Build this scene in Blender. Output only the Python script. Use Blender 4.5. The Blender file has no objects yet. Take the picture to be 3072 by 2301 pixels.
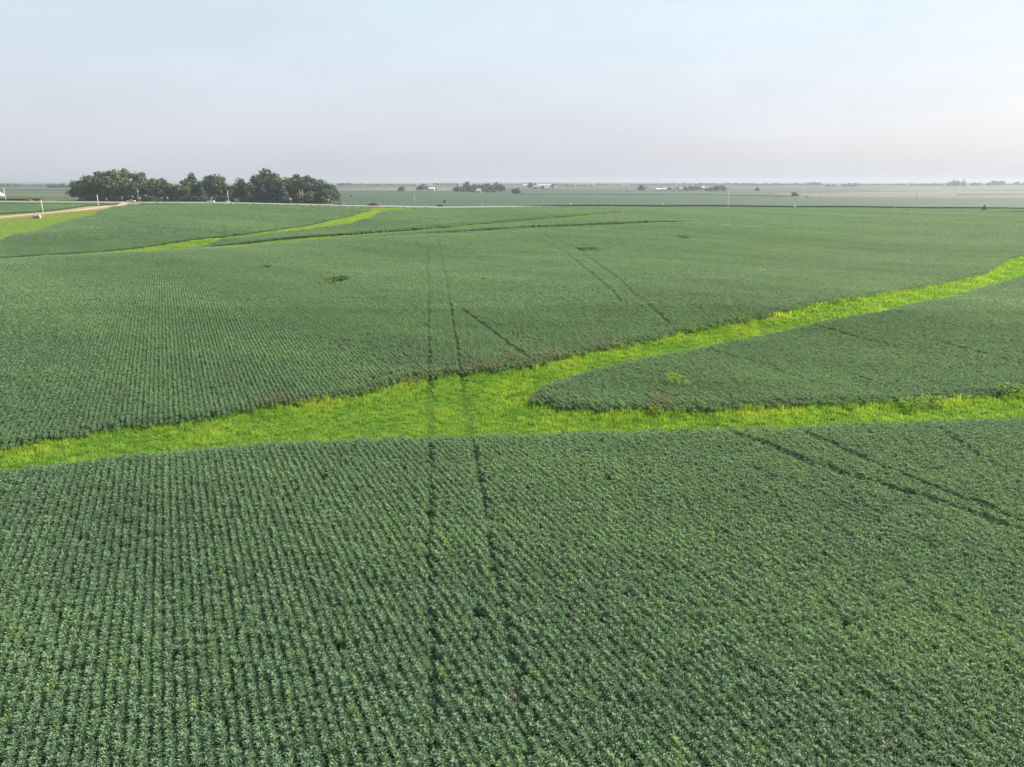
import bpy, math, random
import numpy as np
from mathutils import Vector, geometry as mgeo

# ------------------------------------------------------------------ camera, sky, sun, exposure
scene = bpy.context.scene
COL = scene.collection
CAM_H = 18.2
PITCH = math.radians(15.87)
F_PX, CU, CV = 2130.0, 1536.0, 1150.5

cam_data = bpy.data.cameras.new('camera')
cam_data.sensor_width = 36.0
cam_data.lens = F_PX / 3072 * 36.0
cam_data.clip_start = 0.5
cam_data.clip_end = 40000
cam = bpy.data.objects.new('camera', cam_data)
cam.location = (0, 0, CAM_H)
cam.rotation_euler = (math.pi / 2 - PITCH, 0, 0)
COL.objects.link(cam)
scene.camera = cam

SUN_AZ = math.radians(64)      # clockwise from +Y (the viewing direction) towards +X
SUN_EL = math.radians(33)
world = bpy.data.worlds.new('World')
scene.world = world
world.use_nodes = True
wn, wl = world.node_tree.nodes, world.node_tree.links
wn.clear()
sky = wn.new('ShaderNodeTexSky')
sky.sky_type = 'NISHITA'
sky.sun_disc = False
sky.sun_elevation = SUN_EL
sky.sun_rotation = SUN_AZ
sky.altitude = 300
sky.air_density = 1.0
sky.dust_density = 4.0
sky.ozone_density = 1.5
# smoke haze: the clear sky is washed towards an even pale grey all round, most near the horizon
geo = wn.new('ShaderNodeTexCoord')
sep = wn.new('ShaderNodeSeparateXYZ')
wl.new(geo.outputs['Generated'], sep.inputs[0])
rmp = wn.new('ShaderNodeValToRGB')
cr = rmp.color_ramp
cr.elements[0].position = 0.0
cr.elements[0].color = (4.80, 4.95, 5.50, 1)
cr.elements[1].position = 1.0
cr.elements[1].color = (4.0, 5.4, 6.4, 1)
for ps, c_ in ((0.06, (4.95, 5.15, 5.75)), (0.12, (4.95, 5.40, 5.95)), (0.22, (4.85, 5.68, 6.22))):
    e = cr.elements.new(ps); e.color = (*c_, 1)
wl.new(sep.outputs['Z'], rmp.inputs[0])
mixs = wn.new('ShaderNodeMix'); mixs.data_type = 'RGBA'
mixs.inputs['Factor'].default_value = 0.79
wl.new(sky.outputs[0], mixs.inputs['A'])
wl.new(rmp.outputs[0], mixs.inputs['B'])
cmap = wn.new('ShaderNodeMapping'); cmap.inputs['Scale'].default_value = (1.6, 1.6, 6.5)
wl.new(geo.outputs['Generated'], cmap.inputs[0])
cno = wn.new('ShaderNodeTexNoise'); cno.inputs['Scale'].default_value = 1.4; cno.inputs['Detail'].default_value = 5; cno.inputs['Roughness'].default_value = 0.55
wl.new(cmap.outputs[0], cno.inputs['Vector'])
cmr = wn.new('ShaderNodeMapRange'); cmr.inputs['From Min'].default_value = 0.35; cmr.inputs['From Max'].default_value = 0.7
cmr.inputs['To Min'].default_value = 0.965; cmr.inputs['To Max'].default_value = 1.06
wl.new(cno.outputs['Fac'], cmr.inputs[0])
cvm = wn.new('ShaderNodeVectorMath'); cvm.operation = 'SCALE'     # faint uneven veils in the haze
wl.new(mixs.outputs['Result'], cvm.inputs[0]); wl.new(cmr.outputs[0], cvm.inputs['Scale'])
bg = wn.new('ShaderNodeBackground')
bg.inputs['Strength'].default_value = 0.056
wl.new(cvm.outputs[0], bg.inputs['Color'])
wo = wn.new('ShaderNodeOutputWorld')
wl.new(bg.outputs[0], wo.inputs[0])

sun_data = bpy.data.lights.new('sun', 'SUN')
sun_data.energy = 5.0
sun_data.angle = math.radians(1.5)
sun_data.color = (1.0, 0.90, 0.76)
sun = bpy.data.objects.new('sun', sun_data)
sdir = Vector((math.sin(SUN_AZ) * math.cos(SUN_EL), math.cos(SUN_AZ) * math.cos(SUN_EL), math.sin(SUN_EL)))
sun.rotation_euler = sdir.to_track_quat('Z', 'Y').to_euler()
sun.location = (120, 60, 80)
COL.objects.link(sun)

scene.view_settings.view_transform = 'Standard'
scene.view_settings.look = 'None'
scene.view_settings.gamma = 1
scene.view_settings.exposure = 1.5
scene.view_settings.use_curve_mapping = False
scene.render.engine = 'CYCLES'
scene.cycles.max_bounces = 6
scene.cycles.diffuse_bounces = 3
scene.cycles.glossy_bounces = 2
scene.cycles.transmission_bounces = 4
scene.cycles.volume_bounces = 1
scene.cycles.use_denoising = True

HAZE_DENSITY = 0.00018
HAZE_COLOR = (0.40, 0.44, 0.52)

rng = np.random.default_rng(7)
random.seed(7)

# ------------------------------------------------------------------ survey helpers
def ray(u, v):
    xc, yc = (u - CU) / F_PX, (CV - v) / F_PX
    return (xc, math.cos(PITCH) + yc * math.sin(PITCH), yc * math.cos(PITCH) - math.sin(PITCH))

def at_depth(u, v, Y):
    d = ray(u, v); t = Y / d[1]
    return (d[0] * t, Y, CAM_H + d[2] * t)

CANOPY = 0.85
ctrl = []
def G(X, Y, z): ctrl.append((X, Y, z))
def C(u, v, Y, off=CANOPY):
    p = at_depth(u, v, Y); ctrl.append((p[0], Y, p[2] - off))
for X in (-60, -25, 0, 25, 60):
    for Y in (-60, 8, 30, 44): G(X, Y, 0)
for X, Y in ((-30, 50), (0, 56), (30, 58), (50, 70)): G(X, Y, -0.35)
G(-45, 62, 0.05); G(-10, 75, 0.15); G(30, 85, 0.1); G(20, 66, -0.1)
G(-120, 40, -0.2); G(120, 40, 0.2); G(-220, 90, -1); G(200, 90, 0.6)
C(1290, 903, 101); C(600, 903, 100); C(0, 930, 95); C(0, 850, 125); C(600, 820, 130); C(1290, 780, 160)
C(0, 785, 165); C(300, 763, 175); C(600, 743, 187); C(907, 727, 200); C(1290, 707, 215); C(1689, 690, 232); C(2076, 670, 255)
G(125, 165, 1.0); G(97, 135, 0.45); C(2600, 760, 180); C(2600, 700, 250); C(3072, 700, 245); C(2076, 800, 140); C(2100, 900, 98)
WW2_UP = [(0,779,205),(181,767,210),(275,761,213),(398,750,220),(542,729,232),(687,714,245),(800,698,258),(907,682,280),(998,662,320),(1081,642,370),(1115,630,410)]
WW2_LO = [(0,786,193),(181,772,199),(275,765,203),(398,757,208),(542,742,218),(622,736,225),(672,718,235),(781,707,246),(925,687,265),(1052,671,292),(1106,656,325),(1135,640,365),(1165,631,400)]
for a in WW2_UP: C(*a, off=0.1)
for a in WW2_LO[5:]: C(*a, off=0.8)
ST3 = [(640,737,221),(766,732,223),(907,721,230),(1052,709,240),(1143,701,247),(1269,692,257),(1400,680,272),(1509,669,290),(1617,660,308),(1700,654,322),(1780,646,345),(1852,640,365)]
for a in ST3[2:]: C(*a, off=0.0)
ST4 = [(1052,716,222),(1200,708,229),(1400,699,235),(1540,693,244),(1689,687,252),(1870,680,262),(2000,673,272),(2076,669,280)]
C(1294, 646, 320); C(1400, 624, 440); C(1150, 655, 310); C(1600, 636, 380); C(2076, 640, 390); C(1900, 655, 320)
C(400, 700, 250); C(800, 660, 330); C(400, 640, 370); C(100, 700, 255); C(600, 640, 360); C(900, 640, 390); C(640, 615, 450)
C(0, 740, 228); C(0, 715, 262, 0.1); C(0, 690, 300, 0.1); C(0, 653, 370, 0); C(200, 638, 400, 0); C(120, 660, 350, 0.1)
C(2185, 622, 488); C(2600, 629, 470); C(3072, 640, 430); C(2600, 650, 390); C(3072, 665, 330)
C(0, 612, 470); C(250, 630, 430, 0); C(420, 608, 482); C(900, 614, 462); C(1110, 621, 458); C(1340, 623, 462)
C(0, 588, 600); C(0, 575, 900); C(640, 590, 620); C(1100, 601, 600); C(1700, 600, 600); C(2300, 604, 600); C(3072, 612, 620)
C(1100, 585, 900); C(1700, 583, 900); C(2300, 585, 900); C(3072, 590, 900)
ctrl = np.array(ctrl)
SC = 100.0
def _phi(r2): return 0.5 * r2 * np.log(r2 + 1e-9)
P = ctrl[:, :2] / SC
n = len(P)
K = _phi(((P[:, None] - P[None]) ** 2).sum(-1)) + np.eye(n) * 2e-4
A = np.zeros((n + 3, n + 3)); A[:n, :n] = K; A[:n, n] = 1; A[:n, n + 1:] = P; A[n, :n] = 1; A[n + 1:, :n] = P.T
W_ = np.linalg.solve(A, np.concatenate([ctrl[:, 2], np.zeros(3)]))
def tps(X, Y):
    X = np.asarray(X, float); Y = np.asarray(Y, float); sh = X.shape
    x, y = X.ravel() / SC, Y.ravel() / SC
    out = np.empty(len(x))
    for i in range(0, len(x), 40000):
        q = np.stack([x[i:i + 40000], y[i:i + 40000]], 1)
        r2 = ((q[:, None] - P[None]) ** 2).sum(-1)
        out[i:i + 40000] = _phi(r2) @ W_[:n] + W_[n] + q @ W_[n + 1:]
    return out.reshape(sh)
def sstep(a, b, x):
    t = np.clip((x - a) / (b - a), 0, 1); return t * t * (3 - 2 * t)

# the highway: centre line and level
ROAD_PX = [(-1200,601,520),(-500,601,508),(0,603,500),(225,604.5,496),(420,606,492),(640,606.5,488),(900,612,480),(1110,617,476),(1340,620,478),(1500,618.5,486),(2000,621,500),(2500,627,506),(3072,634,508),(4300,640,512)]
ROAD = np.array([at_depth(*a) for a in ROAD_PX])
def road_y(X): return np.interp(X, ROAD[:, 0], ROAD[:, 1])
def road_z(X): return np.interp(X, ROAD[:, 0], ROAD[:, 2])

S3 = np.array([at_depth(*a) for a in ST3]); S4 = np.array([at_depth(*a) for a in ST4])
def terrace(X, Y, L_, A, w):
    d = (Y - np.interp(X, L_[:, 0], L_[:, 1])) / w
    return A * d * np.exp(0.5 - d * d / 2) * sstep(L_[0, 0] - 25, L_[0, 0] + 25, X) * (1 - sstep(L_[-1, 0] - 12, L_[-1, 0] + 12, X))
def height(X, Y):
    X = np.asarray(X, float); Y = np.asarray(Y, float)
    X, Y = np.broadcast_arrays(X, Y)
    Xc = np.clip(X, -0.80 * np.abs(Y) - 60, 0.80 * np.abs(Y) + 60)
    near = tps(Xc, np.clip(Y, -60, 960))
    near = near + 0.20 * np.sin(X / 15.0 + 1.3) * np.sin(Y / 17.0) * sstep(60, 120, Y)
    near = near + terrace(X, Y, S3, 0.50, 8.0) + terrace(X, Y, S4, 0.36, 7.0)
    near = near - 0.9 * np.exp(-((road_y(X) - 17 - Y) / 8.0) ** 2) * (1 - sstep(-20, 30, X))
    far = 0.5 + 2.2 * np.sin(X / 610.0 + Y / 900.0 + 0.6) + 1.9 * np.sin(Y / 520.0 - X / 1300.0 + 2.0) + 1.3 * np.sin(X / 270.0 - Y / 340.0)
    far = far + 5.0 * sstep(2500, 7000, Y) * (0.6 + 0.5 * np.sin(X / 900.0 + 1.0) + 0.4 * np.sin(X / 2300.0))
    w = sstep(700, 1150, Y)
    h = near * (1 - w) + far * w
    d = np.abs(Y - road_y(X))
    b = 1 - sstep(5.5, 13.0, d)
    return h * (1 - b) + road_z(X) * b

def ground(x, y): return float(height(np.array([x]), np.array([y]))[0])

def proj(u, v, off=0.0, tmin=15.0, tmax=11000.0):
    """where the line of sight through a picture point meets the ground (raised by off)"""
    d = ray(u, v)
    ts = np.geomspace(tmin, tmax, 1500)
    f = CAM_H + d[2] * ts - height(d[0] * ts, d[1] * ts) - off
    k = np.where(f < 0)[0]
    if len(k) == 0: i = len(ts) - 1; lo = hi = ts[i]
    else:
        i = max(k[0], 1); lo, hi = ts[i - 1], ts[i]
        for _ in range(24):
            m = 0.5 * (lo + hi)
            if CAM_H + d[2] * m - ground(d[0] * m, d[1] * m) - off < 0: hi = m
            else: lo = m
    t = hi
    x, y = d[0] * t, d[1] * t
    return np.array([x, y, ground(x, y)])

# ------------------------------------------------------------------ mesh and object helpers
def mesh_np(name, V, F, mat=None, fattr=None, smooth=False):
    me = bpy.data.meshes.new(name)
    V = np.asarray(V, np.float32); F = np.asarray(F, np.int32)
    k = F.shape[1]
    me.vertices.add(len(V)); me.vertices.foreach_set('co', V.ravel())
    me.loops.add(F.size); me.loops.foreach_set('vertex_index', F.ravel())
    me.polygons.add(len(F))
    me.polygons.foreach_set('loop_start', np.arange(0, F.size, k, dtype=np.int32))
    me.polygons.foreach_set('loop_total', np.full(len(F), k, np.int32))
    if smooth: me.polygons.foreach_set('use_smooth', np.ones(len(F), bool))
    me.update(calc_edges=True)
    for an, av in (fattr or {}).items():
        a = me.attributes.new(an, 'FLOAT', 'FACE'); a.data.foreach_set('value', np.asarray(av, np.float32))
    if mat: me.materials.append(mat)
    return me

class MB:
    """collects boxes, prisms, tubes; build() links them as one mesh object"""
    def __init__(s): s.v, s.f = [], []
    def add(s, vs, fs):
        b = len(s.v); s.v += [tuple(p) for p in vs]; s.f += [tuple(i + b for i in f) for f in fs]; return s
    def box(s, x0, x1, y0, y1, z0, z1):
        return s.add([(x0,y0,z0),(x1,y0,z0),(x1,y1,z0),(x0,y1,z0),(x0,y0,z1),(x1,y0,z1),(x1,y1,z1),(x0,y1,z1)],
                     [(0,3,2,1),(4,5,6,7),(0,1,5,4),(1,2,6,5),(2,3,7,6),(3,0,4,7)])
    def prism(s, prof, y0, y1):      # side profile (x, z), extruded along y
        m = len(prof)
        vs = [(x, y0, z) for x, z in prof] + [(x, y1, z) for x, z in prof]
        fs = [tuple(range(m)), tuple(range(2 * m - 1, m - 1, -1))] + [(i, i + m, (i + 1) % m + m, (i + 1) % m) for i in range(m)]
        return s.add(vs, fs)
    def frustum(s, bot, top, z0, z1):   # two rectangles (x0,x1,y0,y1)
        a, b = bot, top
        return s.add([(a[0],a[2],z0),(a[1],a[2],z0),(a[1],a[3],z0),(a[0],a[3],z0),(b[0],b[2],z1),(b[1],b[2],z1),(b[1],b[3],z1),(b[0],b[3],z1)],
                     [(0,3,2,1),(4,5,6,7),(0,1,5,4),(1,2,6,5),(2,3,7,6),(3,0,4,7)])
    def tube(s, pts, rads, seg=8, caps=True):
        pts = [Vector(p) for p in pts]; rings = []
        vs, fs = [], []
        for i, p in enumerate(pts):
            t = (pts[min(i + 1, len(pts) - 1)] - pts[max(i - 1, 0)]).normalized()
            a = t.cross(Vector((0.3, 0.9, 0.2)) if abs(t.z) > 0.9 else Vector((0, 0, 1))).normalized(); b = t.cross(a)
            for k in range(seg):
                an = 2 * math.pi * k / seg
                vs.append(p + (a * math.cos(an) + b * math.sin(an)) * rads[i])
        for i in range(len(pts) - 1):
            for k in range(seg):
                k2 = (k + 1) % seg
                fs.append((i * seg + k, i * seg + k2, (i + 1) * seg + k2, (i + 1) * seg + k))
        if caps:
            fs.append(tuple(range(seg))[::-1]); fs.append(tuple(range((len(pts) - 1) * seg, len(pts) * seg)))
        return s.add(vs, fs)
    def build(s, name, mat, parent=None, smooth=False, bevel=0):
        me = bpy.data.meshes.new(name); me.from_pydata(s.v, [], s.f); me.materials.append(mat)
        if smooth:
            for p in me.polygons: p.use_smooth = True
        o = bpy.data.objects.new(name, me); COL.objects.link(o)
        if parent: o.parent = parent
        if bevel:
            m = o.modifiers.new('bevel', 'BEVEL'); m.width = bevel; m.segments = 2; m.limit_method = 'ANGLE'
        return o

def link(name, me, parent=None):
    o = bpy.data.objects.new(name, me); COL.objects.link(o)
    if parent: o.parent = parent
    return o
def tag(o, label=None, cat=None, group=None, kind=None):
    if label: o['label'] = label
    if cat: o['category'] = cat
    if group: o['group'] = group
    if kind: o['kind'] = kind
    return o
def empty(name, loc, rz=0.0):
    o = bpy.data.objects.new(name, None); o.location = loc; o.rotation_euler = (0, 0, rz); o.empty_display_size = 0.5
    COL.objects.link(o); return o
def copy_tree(o, parent=None):
    c = o.copy(); COL.objects.link(c)
    if parent: c.parent = parent
    for ch in list(o.children): copy_tree(ch, c)
    return c

# ------------------------------------------------------------------ materials
def srgb(r, g, b):
    f = lambda c: ((c / 255 + 0.055) / 1.055) ** 2.4 if c > 10 else c / 255 / 12.92
    return (f(r), f(g), f(b), 1)
def mat_base(name):
    m = bpy.data.materials.new(name); m.use_nodes = True
    nt = m.node_tree; nt.nodes.clear()
    return m, nt, nt.nodes.new, nt.links.new
def plain(name, col, rough=0.6, metal=0.0, noise=0.12, scale=3.0, spec=0.4, bump=0.0):
    m, nt, N, L = mat_base(name)
    out = N('ShaderNodeOutputMaterial'); b = N('ShaderNodeBsdfPrincipled'); L(b.outputs[0], out.inputs[0])
    b.inputs['Roughness'].default_value = rough; b.inputs['Metallic'].default_value = metal
    b.inputs['Specular IOR Level'].default_value = spec
    tc = N('ShaderNodeTexCoord'); nz = N('ShaderNodeTexNoise'); nz.inputs['Scale'].default_value = scale; nz.inputs['Detail'].default_value = 6
    L(tc.outputs['Object'], nz.inputs['Vector'])
    mx = N('ShaderNodeMix'); mx.data_type = 'RGBA'
    c = np.array(col[:3]); mx.inputs['A'].default_value = (*(c * (1 - noise)), 1); mx.inputs['B'].default_value = (*(c * (1 + noise)), 1)
    L(nz.outputs['Fac'], mx.inputs['Factor']); L(mx.outputs['Result'], b.inputs['Base Color'])
    if bump:
        bp = N('ShaderNodeBump'); bp.inputs['Strength'].default_value = bump; L(nz.outputs['Fac'], bp.inputs['Height']); L(bp.outputs[0], b.inputs['Normal'])
    return m

def leaf_mat(name, cols, rough=0.5, spec=0.4, transl=0.3, tcol=(0.10, 0.20, 0.03), sheen=0.0, use_tint=True):
    """cols: dark, mid, light leaf, then the two tint ends (yellowish, brown)"""
    m, nt, N, L = mat_base(name)
    out = N('ShaderNodeOutputMaterial')
    at = N('ShaderNodeAttribute'); at.attribute_name = 'rnd'
    rp = N('ShaderNodeValToRGB'); e = rp.color_ramp.elements
    e[0].color = (*cols[0], 1); e[1].color = (*cols[2], 1); k = e.new(0.5); k.color = (*cols[1], 1)
    L(at.outputs['Fac'], rp.inputs[0])
    col = rp.outputs[0]
    if use_tint:
        for nm, c in (('yellow', cols[3]), ('brown', cols[4])):
            ti = N('ShaderNodeAttribute'); ti.attribute_type = 'INSTANCER'; ti.attribute_name = nm
            mx = N('ShaderNodeMix'); mx.data_type = 'RGBA'; L(ti.outputs['Fac'], mx.inputs['Factor'])
            L(col, mx.inputs['A']); mx.inputs['B'].default_value = (*c, 1); col = mx.outputs['Result']
        ti = N('ShaderNodeAttribute'); ti.attribute_type = 'INSTANCER'; ti.attribute_name = 'lum'
        vm = N('ShaderNodeVectorMath'); vm.operation = 'SCALE'; L(col, vm.inputs[0]); L(ti.outputs['Fac'], vm.inputs['Scale']); col = vm.outputs[0]
    b = N('ShaderNodeBsdfPrincipled'); b.inputs['Roughness'].default_value = rough; b.inputs['Specular IOR Level'].default_value = spec
    L(col, b.inputs['Base Color'])
    t = N('ShaderNodeBsdfTranslucent')
    mt = N('ShaderNodeMix'); mt.data_type = 'RGBA'; mt.blend_type = 'MULTIPLY'; mt.inputs['Factor'].default_value = 1.0
    L(col, mt.inputs['A']); mt.inputs['B'].default_value = (*tcol, 1); L(mt.outputs['Result'], t.inputs['Color'])
    ms = N('ShaderNodeMixShader'); ms.inputs[0].default_value = transl
    L(b.outputs[0], ms.inputs[1]); L(t.outputs[0], ms.inputs[2]); L(ms.outputs[0], out.inputs[0])
    return m

M = {}
M['soy'] = leaf_mat('soybean_leaf', [(0.072,0.130,0.070),(0.117,0.197,0.112),(0.180,0.280,0.172),(0.24,0.31,0.07),(0.175,0.140,0.100)], rough=0.6, spec=0.3, transl=0.35, tcol=(1.2,1.3,0.7))
M['grass'] = leaf_mat('grass_blade', [(0.080,0.165,0.026),(0.132,0.262,0.040),(0.192,0.350,0.058),(0.310,0.340,0.060),(0.22,0.17,0.05)], rough=0.7, spec=0.08, transl=0.45, tcol=(1.4,1.4,0.5))
M['weed'] = leaf_mat('weed_leaf', [(0.06,0.13,0.015),(0.12,0.23,0.025),(0.20,0.32,0.04),(0,0,0),(0,0,0)], rough=0.7, spec=0.1, transl=0.4, tcol=(1.4,1.4,0.5), use_tint=False)
M['weed_yellow'] = leaf_mat('yellow_weed_leaf', [(0.12,0.19,0.015),(0.20,0.29,0.025),(0.30,0.38,0.05),(0,0,0),(0,0,0)], rough=0.7, spec=0.1, transl=0.4, tcol=(1.4,1.4,0.5), use_tint=False)
M['tree_dark'] = leaf_mat('dark_tree_leaf', [(0.020,0.042,0.020),(0.042,0.076,0.034),(0.082,0.124,0.054),(0,0,0),(0,0,0)], transl=0.2, tcol=(1.2,1.3,0.5), use_tint=False, rough=0.6)
M['tree_olive'] = leaf_mat('olive_tree_leaf', [(0.036,0.048,0.018),(0.068,0.088,0.032),(0.130,0.138,0.054),(0,0,0),(0,0,0)], transl=0.2, tcol=(1.3,1.2,0.5), use_tint=False, rough=0.6)
M['tree_mid'] = leaf_mat('green_tree_leaf', [(0.034,0.058,0.020),(0.060,0.098,0.034),(0.105,0.145,0.050),(0,0,0),(0,0,0)], transl=0.22, tcol=(1.2,1.3,0.5), use_tint=False, rough=0.6)
M['tree_conifer'] = leaf_mat('conifer_needle', [(0.012,0.034,0.024),(0.024,0.058,0.040),(0.044,0.090,0.060),(0,0,0),(0,0,0)], transl=0.1, tcol=(1,1.2,0.7), use_tint=False, rough=0.65)
M['bark'] = plain('bark', (0.10, 0.085, 0.065), 0.9, noise=0.35, scale=2, bump=0.4)
M['pale_bark'] = plain('bare_wood', (0.34, 0.30, 0.25), 0.85, noise=0.2, scale=2)
M['asphalt'] = plain('highway_concrete', (0.19, 0.19, 0.185), 0.85, noise=0.15, scale=0.3)
M['gravel'] = plain('gravel', (0.32, 0.265, 0.19), 0.95, noise=0.18, scale=0.6)
M['shoulder'] = plain('shoulder_gravel', (0.15, 0.155, 0.12), 0.95, noise=0.15, scale=0.4)
M['line_white'] = plain('road_paint_white', (0.75, 0.75, 0.72), 0.7)
M['line_yellow'] = plain('road_paint_yellow', (0.62, 0.42, 0.05), 0.7)
M['pole'] = plain('weathered_pole', (0.42, 0.37, 0.30), 0.85, noise=0.2, scale=4)
M['pole_pale'] = plain('pale_pole', (0.62, 0.60, 0.54), 0.8, noise=0.12, scale=4)
M['pole_brown'] = plain('brown_pole', (0.20, 0.16, 0.12), 0.85, noise=0.2, scale=4)
M['metal'] = plain('galvanised_metal', (0.45, 0.46, 0.47), 0.45, 0.6)
M['sign_white'] = plain('sign_white', (0.82, 0.82, 0.80), 0.5, noise=0.04)
M['sign_yellow'] = plain('sign_yellow', (0.80, 0.55, 0.03), 0.5, noise=0.05)
M['sign_back'] = plain('sign_dark', (0.05, 0.07, 0.06), 0.5)
M['glass'] = plain('vehicle_glass', (0.02, 0.025, 0.03), 0.08, spec=0.8, noise=0.05)
M['tyre'] = plain('tyre_rubber', (0.02, 0.02, 0.02), 0.85)
M['rim'] = plain('wheel_rim', (0.45, 0.45, 0.46), 0.35, 0.8)
M['lamp'] = plain('headlamp', (0.75, 0.75, 0.72), 0.2)
M['tail'] = plain('tail_lamp', (0.35, 0.02, 0.02), 0.25)
M['trim'] = plain('dark_trim', (0.03, 0.03, 0.03), 0.6)
for nm, c in (('silver', (0.42,0.43,0.45)), ('white', (0.80,0.80,0.79)), ('grey', (0.13,0.135,0.14)), ('red', (0.30,0.025,0.03)), ('dark', (0.022,0.024,0.035)), ('maroon', (0.24,0.035,0.03))):
    M['paint_' + nm] = plain('paint_' + nm, c, 0.3, 0.0, noise=0.03, spec=0.6)
M['white_wall'] = plain('white_siding', (0.50, 0.50, 0.485), 0.7, noise=0.05, scale=1)
M['grey_roof'] = plain('grey_roof', (0.30, 0.30, 0.31), 0.8, noise=0.12, scale=1)
M['white_roof'] = plain('white_metal_roof', (0.52, 0.53, 0.54), 0.6, noise=0.05, scale=1)
M['red_wall'] = plain('red_boards', (0.30, 0.09, 0.06), 0.8, noise=0.12, scale=1)
M['window'] = plain('dark_window', (0.03, 0.035, 0.04), 0.15, spec=0.7)
M['hay'] = plain('hay', (0.34, 0.29, 0.22), 0.95, noise=0.3, scale=6, bump=0.5)

def field_mat(name, ca, cb, cc=None, scale=0.02, stretch=(1, 1, 1), rough=0.9, bump=0.6, fine=0.9):
    m, nt, N, L = mat_base(name)
    out = N('ShaderNodeOutputMaterial'); b = N('ShaderNodeBsdfPrincipled'); L(b.outputs[0], out.inputs[0])
    b.inputs['Roughness'].default_value = rough; b.inputs['Specular IOR Level'].default_value = 0.15
    tc = N('ShaderNodeTexCoord'); mp = N('ShaderNodeMapping'); mp.inputs['Scale'].default_value = stretch
    L(tc.outputs['Object'], mp.inputs['Vector'])
    n1 = N('ShaderNodeTexNoise'); n1.inputs['Scale'].default_value = scale; n1.inputs['Detail'].default_value = 8; n1.inputs['Roughness'].default_value = 0.65
    n2 = N('ShaderNodeTexNoise'); n2.inputs['Scale'].default_value = fine; n2.inputs['Detail'].default_value = 6
    L(mp.outputs[0], n1.inputs['Vector']); L(tc.outputs['Object'], n2.inputs['Vector'])
    r = N('ShaderNodeValToRGB'); e = r.color_ramp.elements
    e[0].position = 0.3; e[0].color = (*ca, 1); e[1].position = 0.7; e[1].color = (*cb, 1)
    if cc: k = e.new(0.5); k.color = (*cc, 1)
    L(n1.outputs['Fac'], r.inputs[0])
    mx = N('ShaderNodeMix'); mx.data_type = 'RGBA'; mx.blend_type = 'MULTIPLY'; mx.inputs['Factor'].default_value = 1
    r2 = N('ShaderNodeMapRange'); r2.inputs['To Min'].default_value = 0.65; r2.inputs['To Max'].default_value = 1.35; L(n2.outputs['Fac'], r2.inputs[0])
    L(r.outputs[0], mx.inputs['A']); L(r2.outputs[0], mx.inputs['B'])
    L(mx.outputs['Result'], b.inputs['Base Color'])
    bp = N('ShaderNodeBump'); bp.inputs['Strength'].default_value = bump; bp.inputs['Distance'].default_value = 0.5
    L(n2.outputs['Fac'], bp.inputs['Height']); L(bp.outputs[0], b.inputs['Normal'])
    return m
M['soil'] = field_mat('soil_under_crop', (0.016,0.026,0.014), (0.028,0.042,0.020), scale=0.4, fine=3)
M['far_land'] = field_mat('far_farmland', (0.026,0.052,0.030), (0.038,0.066,0.038), (0.034,0.056,0.034), scale=0.0016, stretch=(0.6, 1.0, 1))
M['far_soy'] = field_mat('far_soybeans', (0.030,0.060,0.036), (0.040,0.074,0.044), scale=0.012, stretch=(0.5, 1.6, 1))
M['corn'] = field_mat('far_corn', (0.035,0.060,0.020), (0.055,0.085,0.030), scale=0.02, stretch=(0.5, 1.6, 1))
M['tan'] = field_mat('ripe_field', (0.112,0.094,0.066), (0.132,0.112,0.082), (0.098,0.100,0.068), scale=0.008, stretch=(0.35, 2.2, 1))
M['olive'] = field_mat('hay_field', (0.076,0.072,0.034), (0.105,0.086,0.046), (0.070,0.082,0.036), scale=0.01, stretch=(0.4, 2.0, 1))
M['sward'] = field_mat('grass_sward', (0.075,0.150,0.014), (0.115,0.200,0.020), scale=0.3, fine=2.5)
M['verge'] = field_mat('dry_grass_verge', (0.20,0.17,0.08), (0.14,0.15,0.05), (0.18,0.16,0.075), scale=0.06, fine=1.2)
M['yard'] = field_mat('rough_pasture', (0.12,0.16,0.035), (0.09,0.19,0.025), (0.15,0.15,0.055), scale=0.035, fine=1.0)

# ------------------------------------------------------------------ ground
def ground_mesh():
    ys = np.concatenate([np.arange(-150, 0, 12), np.arange(0, 640, 4.0), np.geomspace(640, 12000, 190)])
    fx = np.linspace(-1, 1, 241)
    half = 0.92 * np.maximum(ys, 0) + 190
    X = fx[None] * half[:, None]; Y = np.repeat(ys[:, None], len(fx), 1)
    V = np.stack([X, Y, height(X, Y)], -1).reshape(-1, 3)
    nx, ny = len(fx), len(ys)
    i = np.arange(ny - 1)[:, None] * nx + np.arange(nx - 1)[None]
    F = np.stack([i, i + 1, i + nx + 1, i + nx], -1).reshape(-1, 4)
    me = mesh_np('ground', V, F, M['soil'], smooth=True)
    me.materials.append(M['far_land'])
    cy = V[F[:, 0], 1]
    me.polygons.foreach_set('material_index', (cy > road_y(V[F[:, 0], 0]) + 4).astype(np.int32))
    o = link('ground', me); tag(o, kind='structure'); return o
ground_mesh()

def in_poly(poly, X, Y):
    poly = np.asarray(poly)[:, :2]; inside = np.zeros(X.shape, bool)
    x0, y0 = poly[-1]
    for x1, y1 in poly:
        c = ((y0 > Y) != (y1 > Y))
        with np.errstate(divide='ignore', invalid='ignore'):
            xi = (x1 - x0) * (Y - y0) / (y1 - y0 + 1e-12) + x0
        inside ^= c & (X < xi); x0, y0 = x1, y1
    return inside

def resample(poly, step):
    out = []
    m = len(poly)
    for i in range(m):
        a, b = np.array(poly[i][:2], float), np.array(poly[(i + 1) % m][:2], float)
        k = max(1, int(np.ceil(np.linalg.norm(b - a) / step)))
        out += [tuple(a + (b - a) * j / k) for j in range(k)]
    return out

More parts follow.
